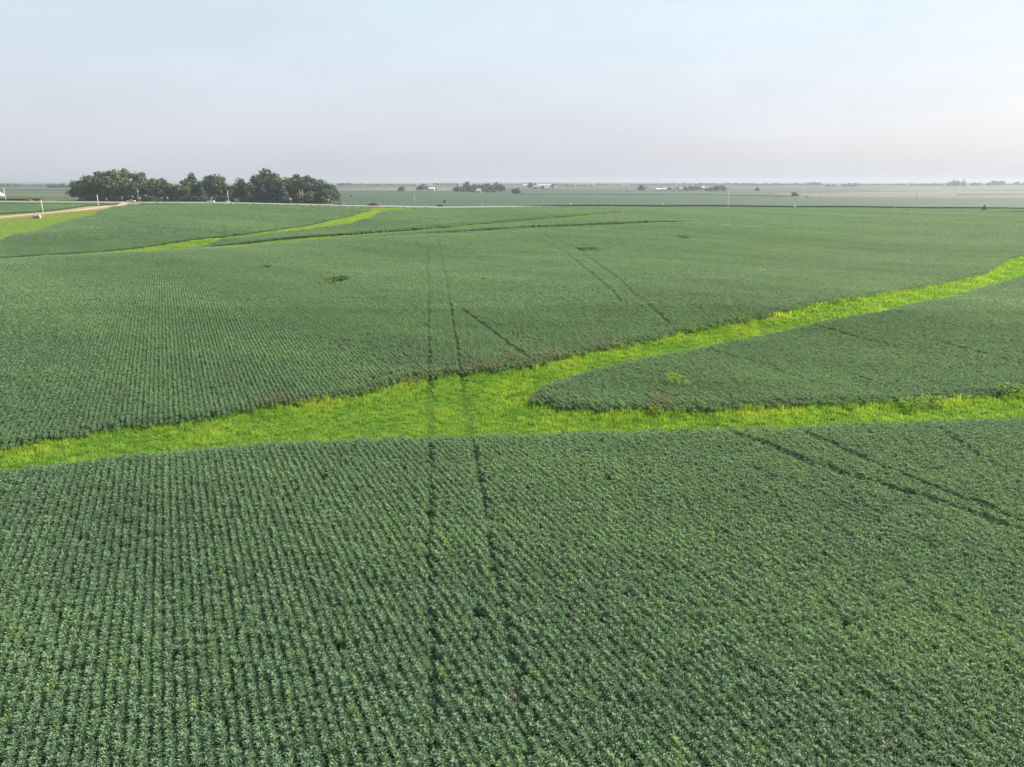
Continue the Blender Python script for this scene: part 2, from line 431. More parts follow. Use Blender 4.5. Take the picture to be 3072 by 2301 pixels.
def sheet(name, poly, off, mat, step, skirt=0.0, kind='structure', label=None, cat=None, group=None):
    """a sheet of ground cover following the terrain; with a skirt it is a standing crop with sides"""
    bd = resample(poly, step)
    pb = np.array(bd)
    gx = np.arange(pb[:, 0].min(), pb[:, 0].max(), step); gy = np.arange(pb[:, 1].min(), pb[:, 1].max(), step)
    GX, GY = np.meshgrid(gx, gy); GX = GX.ravel(); GY = GY.ravel()
    ins = in_poly(bd, GX, GY)
    GX, GY = GX[ins], GY[ins]
    if len(GX):
        d = np.full(len(GX), 1e18)
        for i in range(0, len(pb), 200):
            d = np.minimum(d, ((GX[:, None] - pb[None, i:i+200, 0]) ** 2 + (GY[:, None] - pb[None, i:i+200, 1]) ** 2).min(1))
        GX, GY = GX[d > (0.4 * step) ** 2], GY[d > (0.4 * step) ** 2]
    pts = [Vector(p) for p in bd] + [Vector((a, b)) for a, b in zip(GX, GY)]
    nb = len(bd)
    vs, es, fs, *_ = mgeo.delaunay_2d_cdt(pts, [], [list(range(nb))], 1, 1e-5)
    V = np.array([(p.x, p.y) for p in vs]); Z = height(V[:, 0], V[:, 1]) + off
    V3 = [(x, y, z) for (x, y), z in zip(V, Z)]
    faces = [tuple(f) for f in fs]
    if skirt:
        cnt = {}
        for f in faces:
            for a, b in zip(f, f[1:] + f[:1]): cnt[(a, b)] = 1
        for (a, b) in list(cnt):
            if (b, a) not in cnt:
                k = len(V3)
                V3 += [(V3[a][0], V3[a][1], V3[a][2] - skirt), (V3[b][0], V3[b][1], V3[b][2] - skirt)]
                faces.append((b, a, k, k + 1))
    me = bpy.data.meshes.new(name); me.from_pydata(V3, [], faces); me.materials.append(mat)
    o = link(name, me); tag(o, label, cat, group, kind); return o

# ------------------------------------------------------------------ grass waterways
FRONT_PX = [(0,1405),(139,1393),(278,1375),(417,1361),(583,1344),(750,1329),(889,1319),(1111,1311),(1333,1305),(1528,1301),(1736,1294),(1944,1289),(2153,1285),(2361,1279),(2569,1268),(2778,1261),(3072,1250)]
FAR_PX = [(0,1358),(163,1328),(326,1300),(462,1285),(600,1268),(700,1250),(800,1228),(936,1212),(1058,1193),(1207,1152),(1343,1134),(1400,1128),(1563,1114),(1672,1087),(1780,1062),(1835,1049),(1943,1030),(2056,1003),(2167,981),(2292,958),(2431,922),(2639,888),(2861,847),(2958,827),(3000,799),(3030,780),(3072,772)]
LOBE_PX = [(1593,1201),(1598,1184),(1606,1170),(1631,1153),(1672,1138),(1726,1120),(1794,1103),(1862,1085),(2000,1058),(2199,1022),(2294,1002),(2431,970),(2639,932),(2847,889),(2944,862),(3072,826)]
LOBE_LO = [(3072,1185),(2962,1194),(2840,1202),(2704,1212),(2613,1217),(2491,1218),(2416,1223),(2308,1228),(2199,1231),(2117,1239),(1981,1239),(1900,1235),(1808,1243),(1740,1238),(1672,1226),(1617,1216)]
front = np.array([proj(u, v, 0.75) for u, v in FRONT_PX])
far_e = np.array([proj(u, v, 0.25) for u, v in FAR_PX])
lobe_up = np.array([proj(u, v, 0.75) for u, v in LOBE_PX])
lobe_lo = np.array([proj(u, v, 0.25) for u, v in LOBE_LO])
def ext(a, L_, R_):
    """carry an edge on beyond the picture's sides"""
    l = a[0] + (a[0] - a[2]) / np.linalg.norm(a[0] - a[2]) * L_; r = a[-1] + (a[-1] - a[-3]) / np.linalg.norm(a[-1] - a[-3]) * R_
    return np.vstack([l, a, r])
front = ext(front, 60, 60); far_e = ext(far_e, 60, 60)
up_r = lobe_up[-1] + (lobe_up[-1] - lobe_up[-3]) / np.linalg.norm(lobe_up[-1] - lobe_up[-3]) * 50
lo_r = lobe_lo[0] + (lobe_lo[0] - lobe_lo[2]) / np.linalg.norm(lobe_lo[0] - lobe_lo[2]) * 100
lobe = np.vstack([lobe_up, up_r, lo_r, lobe_lo])
def f_front(X): return np.interp(X, front[:, 0], front[:, 1])
fs_ = far_e[np.argsort(far_e[:, 0])]
def f_far(X): return np.interp(X, fs_[:, 0], fs_[:, 1])
D = lambda lst: np.array([at_depth(*a) for a in lst])
ww2_up, ww2_lo, st3, st4 = D(WW2_UP), D(WW2_LO), D(ST3), D(ST4)
ww2_up = np.vstack([ww2_up[0] + (ww2_up[0] - ww2_up[2]) * 1.0, ww2_up]); ww2_lo = np.vstack([ww2_lo[0] + (ww2_lo[0] - ww2_lo[2]) * 1.0, ww2_lo])
ww2_poly = np.vstack([ww2_up, ww2_lo[::-1]])
def ribbon(c, w):
    c = np.asarray(c)[:, :2]; t = np.gradient(c, axis=0); nrm = np.stack([-t[:, 1], t[:, 0]], 1); nrm /= np.linalg.norm(nrm, axis=1)[:, None]
    w = np.broadcast_to(np.asarray(w, float), (len(c),))[:, None]
    return np.vstack([c + nrm * w / 2, (c - nrm * w / 2)[::-1]])
st3_poly = ribbon(st3 + np.array([0, -3.0, 0]), [8,11,12,10,7.5,4.5,3.5,3,3,3,2.5,1.5])
st4_poly = ribbon(st4, [0.8,1.5,3,4,4.5,4.5,5,2.5])
yard_px = [(-160,735,240),(0,735,236),(30,722,250),(75,708,268),(130,690,293),(190,674,322),(240,662,345),(290,652,368),(300,640,395),(330,625,430),(345,613,462),(330,606,478),(200,628,432),(100,637,408),(0,642,396),(-160,650,380)]
yard = D(yard_px)
gully = D([(1090,622,448),(1115,631,408),(1165,632,398),(1230,634,412),(1330,628,442),(1345,624,458),(1240,622,460),(1160,621,456)])
main_ww = np.vstack([front, far_e[::-1]])
sheet('grass_waterway', [tuple(p) for p in main_ww[:, :2]], 0.02, M['sward'], 3.0)
sheet('grass_waterway', [tuple(p) for p in ww2_poly[:, :2]], 0.02, M['sward'], 6.0)
sheet('grass_terrace', [tuple(p) for p in st3_poly[:, :2]], 0.03, M['sward'], 5.0)
sheet('grass_terrace', [tuple(p) for p in st4_poly[:, :2]], 0.03, M['sward'], 5.0)
sheet('pasture', [tuple(p) for p in yard[:, :2]], 0.02, M['yard'], 6.0)
sheet('roadside_grass', [tuple(p) for p in gully[:, :2]], 0.02, M['sward'], 5.0)

# ------------------------------------------------------------------ roads
def road_sheet(name, cx, w, off, mat, dy=0.0):
    X = np.arange(-480, 560, 4.0); Yc = road_y(X) + dy
    V, F = [], []
    for x, y in zip(X, Yc):
        for s in (-0.5, 0.5): V.append((x, y + s * w, float(road_z(x)) + off))
    for i in range(len(X) - 1): F.append((2 * i, 2 * i + 2, 2 * i + 3, 2 * i + 1))
    me = bpy.data.meshes.new(name); me.from_pydata(V, [], F); me.materials.append(mat)
    o = link(name, me); tag(o, kind='structure'); return o
def shoulder():
    X = np.arange(-480, 560, 4.0); offs = np.array([-9.0, -7.8, -6.6, -5.4, 5.4, 7.0])
    XX = np.repeat(X[:, None], len(offs), 1); YY = road_y(X)[:, None] + offs
    V = np.stack([XX, YY, height(XX, YY) + 0.03], -1).reshape(-1, 3); nx = len(offs)
    i = np.arange(len(X) - 1)[:, None] * nx + np.arange(nx - 1)[None]
    F = np.stack([i, i + nx, i + nx + 1, i + 1], -1).reshape(-1, 4)
    o = link('road_shoulder', mesh_np('road_shoulder', V, F, M['shoulder'])); tag(o, kind='structure')
shoulder()
road_sheet('highway', 0, 7.6, 0.05, M['asphalt'])
road_sheet('edge_line_marking', 0, 0.14, 0.056, M['line_white'], 3.4)
road_sheet('edge_line_marking', 0, 0.14, 0.056, M['line_white'], -3.4)
road_sheet('centre_line_marking', 0, 0.14, 0.056, M['line_yellow'], 0.12)
gr_c = D([(-260,672,345),(-100,661,362),(0,653.5,372),(75,647.5,385),(150,640,402),(225,631.5,424),(300,620,452),(350,612,474),(385,606.5,489)])
def curve_sheet(name, c, w, off, mat, kind='structure'):
    c = np.asarray(c)[:, :2]; seg = np.concatenate([[0], np.cumsum(np.linalg.norm(np.diff(c, axis=0), axis=1))])
    s = np.arange(0, seg[-1], 3.0); q = np.stack([np.interp(s, seg, c[:, 0]), np.interp(s, seg, c[:, 1])], 1)
    t = np.gradient(q, axis=0); nr = np.stack([-t[:, 1], t[:, 0]], 1); nr /= np.linalg.norm(nr, axis=1)[:, None]
    V, F = [], []
    for p, m_ in zip(q, nr):
        for k in np.linspace(-0.5, 0.5, 5):
            a = p + m_ * w * k; V.append((a[0], a[1], ground(*a) + off))
    for i in range(len(q) - 1):
        for k in range(4): F.append((5 * i + k, 5 * i + k + 1, 5 * i + k + 6, 5 * i + k + 5))
    me = bpy.data.meshes.new(name); me.from_pydata(V, [], F); me.materials.append(mat)
    o = link(name, me); tag(o, kind=kind); return o
curve_sheet('dry_verge', gr_c, 24.0, 0.04, M['verge'])
curve_sheet('gravel_road', gr_c, 6.0, 0.10, M['gravel'])
drv = D([(2995,638,455),(3030,637,458),(3072,636,462),(3200,637,465)])
curve_sheet('farm_drive', drv, 5.0, 0.12, M['gravel'])
gravel_zone = ribbon(gr_c, 24.0)
drive_zone = ribbon(drv, 16.0)

# ------------------------------------------------------------------ soybean crop
def leaf_cloud(nm, n_leaf, length, halfw, hgt, L0, W0, seed, up=0.45, tri=True, fill=0.95, twin=0.0):
    """leaflets in threes over the dome of a stretch of row: real leaf-sized faces, folded along the midrib"""
    r = np.random.default_rng(seed)
    V, F, A_ = [], [], []
    for i in range(n_leaf):
        c = np.clip(r.normal(0, halfw * 0.62), -halfw * 1.25, halfw * 1.25)
        top = hgt * (1 - 0.46 * np.minimum(abs(c) / halfw, 1.3) ** 2.0)
        z = top * (1 - r.beta(1, 2.8) * fill) + r.normal(0, 0.02)
        a = r.uniform(-length / 2, length / 2)
        base = np.array([c + (twin if i % 2 else -twin), a, max(z, 0.08)])
        az0 = r.uniform(0, 2 * math.pi)
        shade = r.random()
        for k in ((-1, 0, 1) if tri else (0,)):
            az = az0 + k * 1.1 + r.normal(0, 0.15)
            el = r.normal(up, 0.38) - (0.12 if k else 0)
            Ls = L0 * r.uniform(0.75, 1.2); Ws = W0 * r.uniform(0.8, 1.2)
            d = np.array([math.cos(az) * math.cos(el), math.sin(az) * math.cos(el), math.sin(el)])
            s = np.cross(d, [0, 0, 1.0]); s /= np.linalg.norm(s) + 1e-9
            u = np.cross(s, d)
            roll = r.normal(0, 0.35); s = s * math.cos(roll) + u * math.sin(roll); u = np.cross(s, d)
            b0 = base + d * Ls * 0.12
            m = b0 + d * Ls * 0.42
            tip = b0 + d * Ls - u * Ls * 0.16
            q = len(V)
            V += [b0, m + s * Ws / 2 + u * Ws * 0.12, tip, m - s * Ws / 2 + u * Ws * 0.12]
            F += [(q, q + 1, q + 2), (q, q + 2, q + 3)]
            g = np.clip(shade * 0.7 + r.random() * 0.3, 0, 1); A_ += [g, g]
    return np.array(V), np.array(F), np.array(A_)

def proto(nm, data, mat):
    me = mesh_np(nm, data[0], data[1], mat, {'rnd': data[2]})
    return bpy.data.objects.new(nm, me)      # never linked: only its mesh is used

PROTOS = []
for k in range(6): PROTOS.append(proto('soybean_plant', leaf_cloud('', 74, 0.52, 0.182, 0.88, 0.140, 0.048, 100 + k, up=0.65), M['soy']))
for k in range(6): PROTOS.append(proto('soybean_plant', leaf_cloud('', 140, 1.0, 0.182, 0.88, 0.155, 0.085, 200 + k, tri=False), M['soy']))
for k in range(5): PROTOS.append(proto('soybean_plant', leaf_cloud('', 320, 2.7, 0.182, 0.88, 0.26, 0.15, 300 + k, tri=False, twin=0.19), M['soy']))

def scatter(name, pts, rot, scl, idx, attrs, protos, label=None, kind='stuff', cat=None):
    me = bpy.data.meshes.new(name); me.vertices.add(len(pts)); me.vertices.foreach_set('co', np.asarray(pts, np.float32).ravel())
    def at(nm, typ, val, key='value'):
        a = me.attributes.new(nm, typ, 'POINT'); a.data.foreach_set(key, val)
    R3 = np.zeros((len(pts), 3), np.float32); R3[:, 2] = rot
    at('rot', 'FLOAT_VECTOR', R3.ravel(), 'vector')
    S3 = np.asarray(scl, np.float32); S3 = np.repeat(S3[:, None], 3, 1) if S3.ndim == 1 else S3
    at('scl', 'FLOAT_VECTOR', S3.ravel(), 'vector')
    at('pick', 'INT', np.asarray(idx, np.int32))
    for k, v in attrs.items(): at(k, 'FLOAT', np.asarray(v, np.float32))
    o = link(name, me)
    ng = bpy.data.node_groups.new(name, 'GeometryNodeTree')
    ng.interface.new_socket('Geometry', in_out='INPUT', socket_type='NodeSocketGeometry')
    ng.interface.new_socket('Geometry', in_out='OUTPUT', socket_type='NodeSocketGeometry')
    N, L = ng.nodes.new, ng.links.new
    gi, go = N('NodeGroupInput'), N('NodeGroupOutput')
    m2p = N('GeometryNodeMeshToPoints'); L(gi.outputs[0], m2p.inputs['Mesh'])
    jn = N('GeometryNodeJoinGeometry')
    for p in reversed(protos):
        oi = N('GeometryNodeObjectInfo'); oi.inputs['Object'].default_value = p; oi.inputs['As Instance'].default_value = False
        g2i = N('GeometryNodeGeometryToInstance'); L(oi.outputs['Geometry'], g2i.inputs[0]); L(g2i.outputs[0], jn.inputs[0])
    iop = N('GeometryNodeInstanceOnPoints'); iop.inputs['Pick Instance'].default_value = True
    def na(nm, typ):
        a = N('GeometryNodeInputNamedAttribute'); a.data_type = typ; a.inputs['Name'].default_value = nm; return a.outputs['Attribute']
    L(m2p.outputs[0], iop.inputs['Points']); L(jn.outputs[0], iop.inputs['Instance'])
    L(na('pick', 'INT'), iop.inputs['Instance Index'])
    e2r = N('FunctionNodeEulerToRotation'); L(na('rot', 'FLOAT_VECTOR'), e2r.inputs[0]); L(e2r.outputs[0], iop.inputs['Rotation'])
    L(na('scl', 'FLOAT_VECTOR'), iop.inputs['Scale'])
    L(iop.outputs[0], go.inputs[0])
    md = o.modifiers.new('instances', 'NODES'); md.node_group = ng
    tag(o, label, cat, None, kind); return o

# (edge rows below stay shorter)
# sprayer wheel tracks through the crop
TR = [
 ([(2158,1287),(2334,1347),(2452,1396),(2588,1440),(2830,1510),(3072,1600)], .36), ([(2380,1285),(2488,1331),(2582,1375),(2719,1430),(2900,1500),(3072,1570)], .30),
 ([(2820,1290),(2940,1370),(3072,1440)], .2),
 ([(1389,931),(1430,960),(1483,1000),(1597,1083)], .26),
 ([(1617,712),(1707,763),(1790,835),(1834,871),(1870,911)], .26), ([(1635,707),(1733,745),(1790,788),(1845,828),(1903,882),(1942,911),(2010,975)], .26),
 ([(920,757),(790,860),(680,972)], .18), ([(943,745),(890,777),(850,812)], .18),
 ([(2302,1103),(2372,1128),(2443,1152)], .28), ([(2144,1054),(2250,1084),(2330,1100)], .2), ([(2546,1124),(2625,1150),(2704,1179)], .22), ([(2440,975),(2560,1010),(2700,1045)], .25), ([(2740,1000),(2900,1050),(3072,1095)], .25),
 ([(671,674),(683,716)], .45), ([(787,649),(808,679)], .35), ([(803,649),(833,686)], .35),
 ([(1450,636),(1464,660)], .4), ([(1473,639),(1490,660)], .4), ([(1506,676),(1517,694)], .4),
 ([(1624,632),(1629,648)], .4), ([(1645,630),(1650,644)], .4), ([(955,648),(975,660)], .4),
]
tracks = [(np.array([proj(u, v, 0.7)[:2] for u, v in pl]), w) for pl, w in TR]
def near_line(c, X, Y):
    d = np.full(X.shape, 1e9)
    for a, b in zip(c[:-1], c[1:]):
        ab = b - a; t = np.clip(((X - a[0]) * ab[0] + (Y - a[1]) * ab[1]) / (ab @ ab), 0, 1)
        d = np.minimum(d, np.hypot(X - a[0] - t * ab[0], Y - a[1] - t * ab[1]))
    return d
holes = []
for u, v, ru, rv in ((1003, 847, 34, 11), (1765, 753, 34, 6), (797, 806, 15, 5), (2052, 716, 18, 4)):
    p = proj(u, v, 0.4); q = proj(u + ru, v, 0.4); w_ = proj(u, v - rv, 0.4)
    holes.append((p[0], p[1], abs(q[0] - p[0]), max(abs(w_[1] - p[1]), 1.0)))

ta, tb = proj(1296, 2000, 0.7), proj(1286, 830, 0.7)
TRK_AZ = math.atan2(tb[0] - ta[0], tb[1] - ta[1])     # the two long wheel tracks cut across the rows
tx = np.array([math.cos(TRK_AZ), -math.sin(TRK_AZ)])
ROW_AZ = math.radians(-25.3)
rd = np.array([math.sin(ROW_AZ), math.cos(ROW_AZ)]); rx = np.array([math.cos(ROW_AZ), -math.sin(ROW_AZ)])
ROW = 0.381          # fifteen-inch rows
R0 = float(ta[:2] @ tx)
def noise2(X, Y, s, seed):
    r = np.random.default_rng(seed); o = np.zeros(X.shape)
    for k in range(5):
        a = r.uniform(0, 2 * math.pi); f = (1.0 / s) * r.uniform(0.6, 1.8)
        o += np.sin((X * math.cos(a) + Y * math.sin(a)) * f * 2 * math.pi + r.uniform(0, 6.28))
    return o / 5
def crop_rows(y0, y1, step, npro, base, marg, ROW):
    smax = 1.25 * y1 + 60
    half = 1.25 * y1 + marg + 60
    ri = np.arange(-int(half / ROW), int(half / ROW)) * ROW
    parts = []
    sv = np.arange(-0.45 * y1 - 40, smax, step)
    for r in ri:
        X = r * rx[0] + sv * rd[0]; Y = r * rx[1] + sv * rd[1]
        k = (Y >= y0) & (Y < y1) & (np.abs(X) < 0.76 * Y + marg)
        if k.any(): parts.append(np.stack([X[k], Y[k]], 1))
    p = np.concatenate(parts)
    p = p + rd * rng.uniform(-step * .35, step * .35, len(p))[:, None] + rx * rng.normal(0, 0.025, len(p))[:, None]
    return p, base + rng.integers(0, npro, len(p))
LODS = [(11, 96, 0.40, 6, 0, 9, 0.0, ROW), (96, 240, 0.82, 6, 6, 12, 0.02, ROW), (240, 515, 2.3, 5, 12, 15, 0.05, 2 * ROW)]
allp, alli, allw = [], [], []
for y0, y1, st, npr, ba, mg, wid, rw in LODS:
    p, i = crop_rows(y0, y1, st, npr, ba, mg, rw); allp.append(p); alli.append(i); allw.append(np.full(len(p), wid))
Pp = np.concatenate(allp); Pi = np.concatenate(alli); Pw = np.concatenate(allw)
X, Y = Pp[:, 0], Pp[:, 1]
rag = 0.45 * noise2(X, Y, 2.6, 51) + rng.normal(0, 0.16, len(X))
yfront, yfar = f_front(X) + rag, f_far(X) + rag
is_near = Y < yfront
in_lobe = in_poly(lobe, X + rag * 0.6, Y + rag * 0.6)
is_beyond = Y > yfar
st_line = np.vstack([ww2_lo[:7], st3[1:], at_depth(1900, 636, 385)])
def f_st(X_): return np.interp(X_, st_line[:, 0], st_line[:, 1])
up_line = ww2_up
keep = (is_near | in_lobe | is_beyond) & (Y < road_y(X) - 10.5)
for pl in (ww2_poly, st3_poly, st4_poly, yard, gully, gravel_zone, drive_zone): keep &= ~in_poly(pl, X, Y)
ed = np.minimum(np.minimum(np.abs(Y - yfar), np.abs(Y - yfront)), np.minimum(near_line(lobe_lo[:, :2], X, Y), near_line(lobe_up[:, :2], X, Y)))
soft = np.where((ed < 1.1) & (Y < 200), 0.74 + 0.24 * ed / 1.1 + rng.normal(0, .06, len(X)), 1.0)
for c, w in tracks:
    dl_ = near_line(c, X, Y); hit = dl_ < w + Pw
    soft = np.where(hit, np.minimum(soft, 0.78), soft); keep &= ~(hit & (rng.random(len(X)) < 0.06))
# the two main wheel tracks: run-down and missing plants
for rr in (R0, R0 + 3.05):
    dr = np.abs(X * tx[0] + Y * tx[1] - rr - 0.05 * np.sin(Y * .35)); wv = 0.17 + 0.05 * np.sin(Y * 0.9) + Pw * 1.5
    hit = dr < wv
    soft = np.where(hit, np.minimum(soft, 0.78), soft); keep &= ~(hit & (dr < wv * .8) & (rng.random(len(X)) < 0.12))
for hx, hy, ha, hb in holes:
    q_ = ((X - hx) / ha) ** 2 + ((Y - hy) / hb) ** 2 + 0.35 * rng.normal(size=len(X)) + 0.5 * np.sin(X * 1.7) * np.sin(Y * 0.9)
    soft = np.where(q_ < 1.3, np.minimum(soft, 0.6), soft); keep &= q_ > 0.7
keep &= (noise2(X, Y, 9, 5) + rng.normal(0, .25, len(X))) < 0.93
pts = np.stack([X, Y, np.zeros(len(X))], 1)[keep]; soft = soft[keep]; Pi = Pi[keep]; X, Y = pts[:, 0], pts[:, 1]
is_near, in_lobe, is_beyond = is_near[keep], in_lobe[keep], is_beyond[keep]
pts[:, 2] = height(X, Y)
flip = rng.integers(0, 2, len(X)) * math.pi
rot = -ROW_AZ + flip
big = noise2(X, Y, 60, 11); med = noise2(X, Y, 14, 12); sml = noise2(X, Y, 3.5, 13)
scl = np.clip(1.0 + 0.05 * med + 0.03 * sml + rng.normal(0, 0.045, len(X)), 0.72, 1.25) * soft
lum = np.clip(1.0 + 0.10 * big + 0.09 * med + 0.05 * sml + rng.normal(0, 0.05, len(X)), 0.6, 1.5)
yel = np.clip(0.10 * (big + med) + 0.03 + rng.normal(0, 0.05, len(X)), 0, 0.25)
yel += np.where((rng.random(len(X)) < 0.02) & (Y < 78), rng.uniform(0.12, 0.45, len(X)), 0)
pn = noise2(X, Y, 2.2, 14)
brown = np.zeros(len(X))
def add_brown(px, rad, amt, prob):
    global brown
    for u, v in px:
        c = proj(u, v, 0.6); d = np.hypot(X - c[0], (Y - c[1]) * 0.55)
        brown = np.maximum(brown, np.where((d < rad * (1 + 0.5 * pn)) & (rng.random(len(X)) < prob), amt * rng.uniform(.6, 1.1, len(X)), 0))
add_brown([(1085,1150),(1158,1148),(1230,1128),(1300,1118),(1350,1112),(1430,1100),(1445,1104),(1505,1082),(1560,1086),(1625,1060),(1665,1072),(1685,1068),(1720,1050),(1785,1032),(1815,1030),(826,1200),(845,1215),(1222,1080),(1420,1088),(1485,1092),(1540,1072)], 1.4, 0.55, 0.4)
add_brown([(1968,1195),(1975,1205),(1620,1205),(2844,852),(2800,858)], 1.0, 0.65, 0.6)
add_brown([(1440,1860),(1455,1820),(1400,1920),(1430,1910),(1462,1895),(1495,1925),(1540,2070),(1550,2110),(1255,1905),(1605,1875),(1715,1862),(1765,1912),(2440,2020),(2485,2025),(2470,2040),(2485,2070),(2470,2265),(2613,2060),(2690,2245)], 0.30, 0.32, 0.4)
brown = np.maximum(brown, np.where((rng.random(len(X)) < 0.0012) & (Y < 120), 0.45, 0))
brown = np.clip(brown, 0, 1)
S3 = np.stack([np.minimum(scl * 1.02, 1.1) , np.ones(len(X)), scl], 1)
cls = np.where(is_near, 0, np.where(in_lobe & ~is_near, 1, np.where(Y < f_st(X), 2, np.where((X < np.interp(Y, up_line[:, 1], up_line[:, 0])), 3, 4))))
LBL = ['dense soybean rows filling the foreground below the grass waterway', 'tongue of soybeans enclosed between the two branches of the grass waterway',
       'broad soybean field rising beyond the waterway to the first crest', 'soybeans on the left hillside below the highway and tree row', 'soybeans on the terraced ground behind the crest up to the highway']
for k in range(5):
    m = cls == k
    if m.any(): scatter('soybean_crop', pts[m], rot[m], S3[m], Pi[m], {'yellow': yel[m], 'brown': brown[m], 'lum': lum[m]}, PROTOS, LBL[k])
print('soy instances', len(pts))

# ------------------------------------------------------------------ grass
def tuft(n, rad, h, w, seed, lean=0.45):
    r = np.random.default_rng(seed); V, F, A_ = [], [], []
    for i in range(n):
        a = r.uniform(0, 2 * math.pi); q = rad * math.sqrt(r.random()); b = np.array([q * math.cos(a), q * math.sin(a), 0])
        az = r.uniform(0, 2 * math.pi); l = abs(r.normal(0, lean)); hh = h * r.uniform(0.55, 1.15)
        d = np.array([math.cos(az), math.sin(az), 0]); s = np.array([-d[1], d[0], 0]) * w * r.uniform(.7, 1.3)
        m = b + d * hh * l * 0.35 + np.array([0, 0, hh * 0.62]); t = b + d * hh * l * 1.1 + np.array([0, 0, hh * (1 - 0.28 * min(l, 1))])
        k = len(V); V += [b - s * .5, b + s * .5, m + s * .45, m - s * .45, t]
        F += [(k, k + 1, k + 2), (k, k + 2, k + 3), (k + 3, k + 2, k + 4)]; g = r.random(); A_ += [g * .8, g, min(1, g + .2)]
    return np.array(V), np.array(F), np.array(A_)
GP = [proto('grass_tuft', tuft(44, 0.34, 0.55, 0.034, 400 + k), M['grass']) for k in range(5)]
GP += [proto('grass_tuft', tuft(40, 0.75, 0.62, 0.075, 420 + k), M['grass']) for k in range(4)]
GP += [proto('grass_tuft', tuft(40, 1.5, 0.75, 0.18, 440 + k), M['grass']) for k in range(3)]
def fill(poly, step, test=None):
    poly = np.asarray(poly)[:, :2]
    gx = np.arange(poly[:, 0].min(), poly[:, 0].max(), step); gy = np.arange(poly[:, 1].min(), poly[:, 1].max(), step)
    a, b = np.meshgrid(gx, gy); a = a.ravel() + rng.uniform(-.5, .5, a.size) * step; b = b.ravel() + rng.uniform(-.5, .5, b.size) * step
    k = in_poly(poly, a, b)
    if test is not None: k &= test(a, b)
    return a[k], b[k]
def grass_obj(name, x, y, lod, hs, yl, lu, label, br=None):
    n_ = len(x); p = np.stack([x, y, height(x, y)], 1)
    base, npro = ((0, 5), (5, 4), (9, 3))[lod] if np.isscalar(lod) else (0, 0)
    idx = base + rng.integers(0, npro, n_)
    s = np.stack([np.full(n_, 1.0), np.full(n_, 1.0), hs], 1)
    scatter(name, p, rng.uniform(0, 6.28, n_), s, idx, {'yellow': yl, 'brown': np.zeros(n_) if br is None else br, 'lum': lu}, GP, label)
view = lambda a, b: np.abs(a) < 0.76 * b + 9
notlobe = lambda a, b: view(a, b) & ~in_poly(lobe, a - 0.5, b - 0.8)
ww_in = np.vstack([front, (far_e + np.array([0, 0.9, 0]))[::-1]])
gx_, gy_ = fill(ww_in, 0.40, lambda a, b: notlobe(a, b) & (b < 92))
gx2, gy2 = fill(ww_in, 0.75, lambda a, b: notlobe(a, b) & (b >= 92))
def grass_params(x, y):
    # taller, yellower towards the upper bank; shorter and greener along the lower one
    dn = np.minimum(y - f_front(x), 9); df = f_far(x) - y
    dl = near_line(lobe_lo[:, :2], x, y); bank = np.minimum(np.maximum(df, 0), dl)
    nz = noise2(x, y, 7, 31); nz2 = noise2(x, y, 2.2, 32)
    upper = np.exp(-bank / 2.6)
    hs = 0.42 + 0.75 * upper + 0.20 * nz + 0.24 * nz2 + rng.normal(0, .12, len(x)); hs = np.where(dn < 1.3, hs * 0.7, hs)
    yl = np.clip(0.07 + 0.42 * upper * (0.35 + nz) + 0.21 * nz + 0.10 * nz2 + rng.normal(0, .07, len(x)), 0, 0.85)
    yl = np.where(dn < 1.2, yl * 0.3, yl)
    lu = np.clip(1.0 + 0.16 * nz2 + 0.13 * nz + rng.normal(0, .08, len(x)), .45, 1.5)
    br = np.clip((noise2(x, y, 3.1, 33) - 0.55) * 1.5, 0, 0.6) * (rng.random(len(x)) < .6)
    q_ = x * tx[0] + y * tx[1] - R0; tk = np.minimum(np.abs(q_), np.abs(q_ - 3.05))
    hs = np.where(tk < 0.42, hs * 0.5, hs); lu = np.where(tk < 0.42, lu * 0.72, lu)
    return np.clip(hs, .25, 1.7), yl, lu, br
a = grass_params(gx_, gy_); grass_obj('waterway_grass', gx_, gy_, 0, a[0], a[1], a[2], 'bright lime grass carpeting the main waterway between soybean fields', a[3])
a = grass_params(gx2, gy2); grass_obj('waterway_grass', gx2, gy2, 1, a[0], a[1], a[2], 'lime grass of the waterway branch running up to the right edge', a[3])
def simple_grass(poly, step, lod, hmean, ymean, label, lum_=1.0, name='waterway_grass', test=None):
    x, y = fill(poly, step, test); nz = noise2(x, y, 16, 41); nz2 = noise2(x, y, 5, 42)
    grass_obj(name, x, y, lod, np.clip(hmean * (1 + .3 * nz2 + .2 * nz), .1, 2), np.clip(ymean + .3 * nz + .15 * nz2, 0, .95), np.clip(lum_ * (1 + .12 * nz2), .4, 1.5), label, np.clip((nz2 - .5), 0, .4))
simple_grass(ww2_poly, 1.3, 2, 0.75, 0.25, 'lime grass waterway winding behind the first crest')
simple_grass(st3_poly, 1.2, 2, 0.8, 0.25, 'narrow grass strip along the terrace behind the crest', 0.8)
simple_grass(st4_poly, 1.4, 2, 0.5, 0.25, 'thin grassy terrace line on the right of the crest', 0.8)
simple_grass(gully, 1.6, 2, 0.7, 0.35, 'rough roadside grass beside the highway', 0.85, 'roadside_grass_blades')
yx, yy = fill(yard, 1.9, lambda a, b: ~in_poly(gravel_zone, a, b))
yt = 1 - sstep(12, 52, near_line(gr_c[:, :2], yx, yy) + 6 * noise2(yx, yy, 14, 61)); yn = noise2(yx, yy, 9, 62)
grass_obj('pasture_grass', yx, yy, 2, np.clip(.24 + .06 * yn, .1, .5), np.clip(.12 + .55 * yt + .2 * yn, 0, .95), np.clip(.95 + .12 * yn, .5, 1.4), 'pasture grass by the gravel road, lime below and dry tan towards the road', np.clip(.50 * yt + .15 * yn, 0, .8))

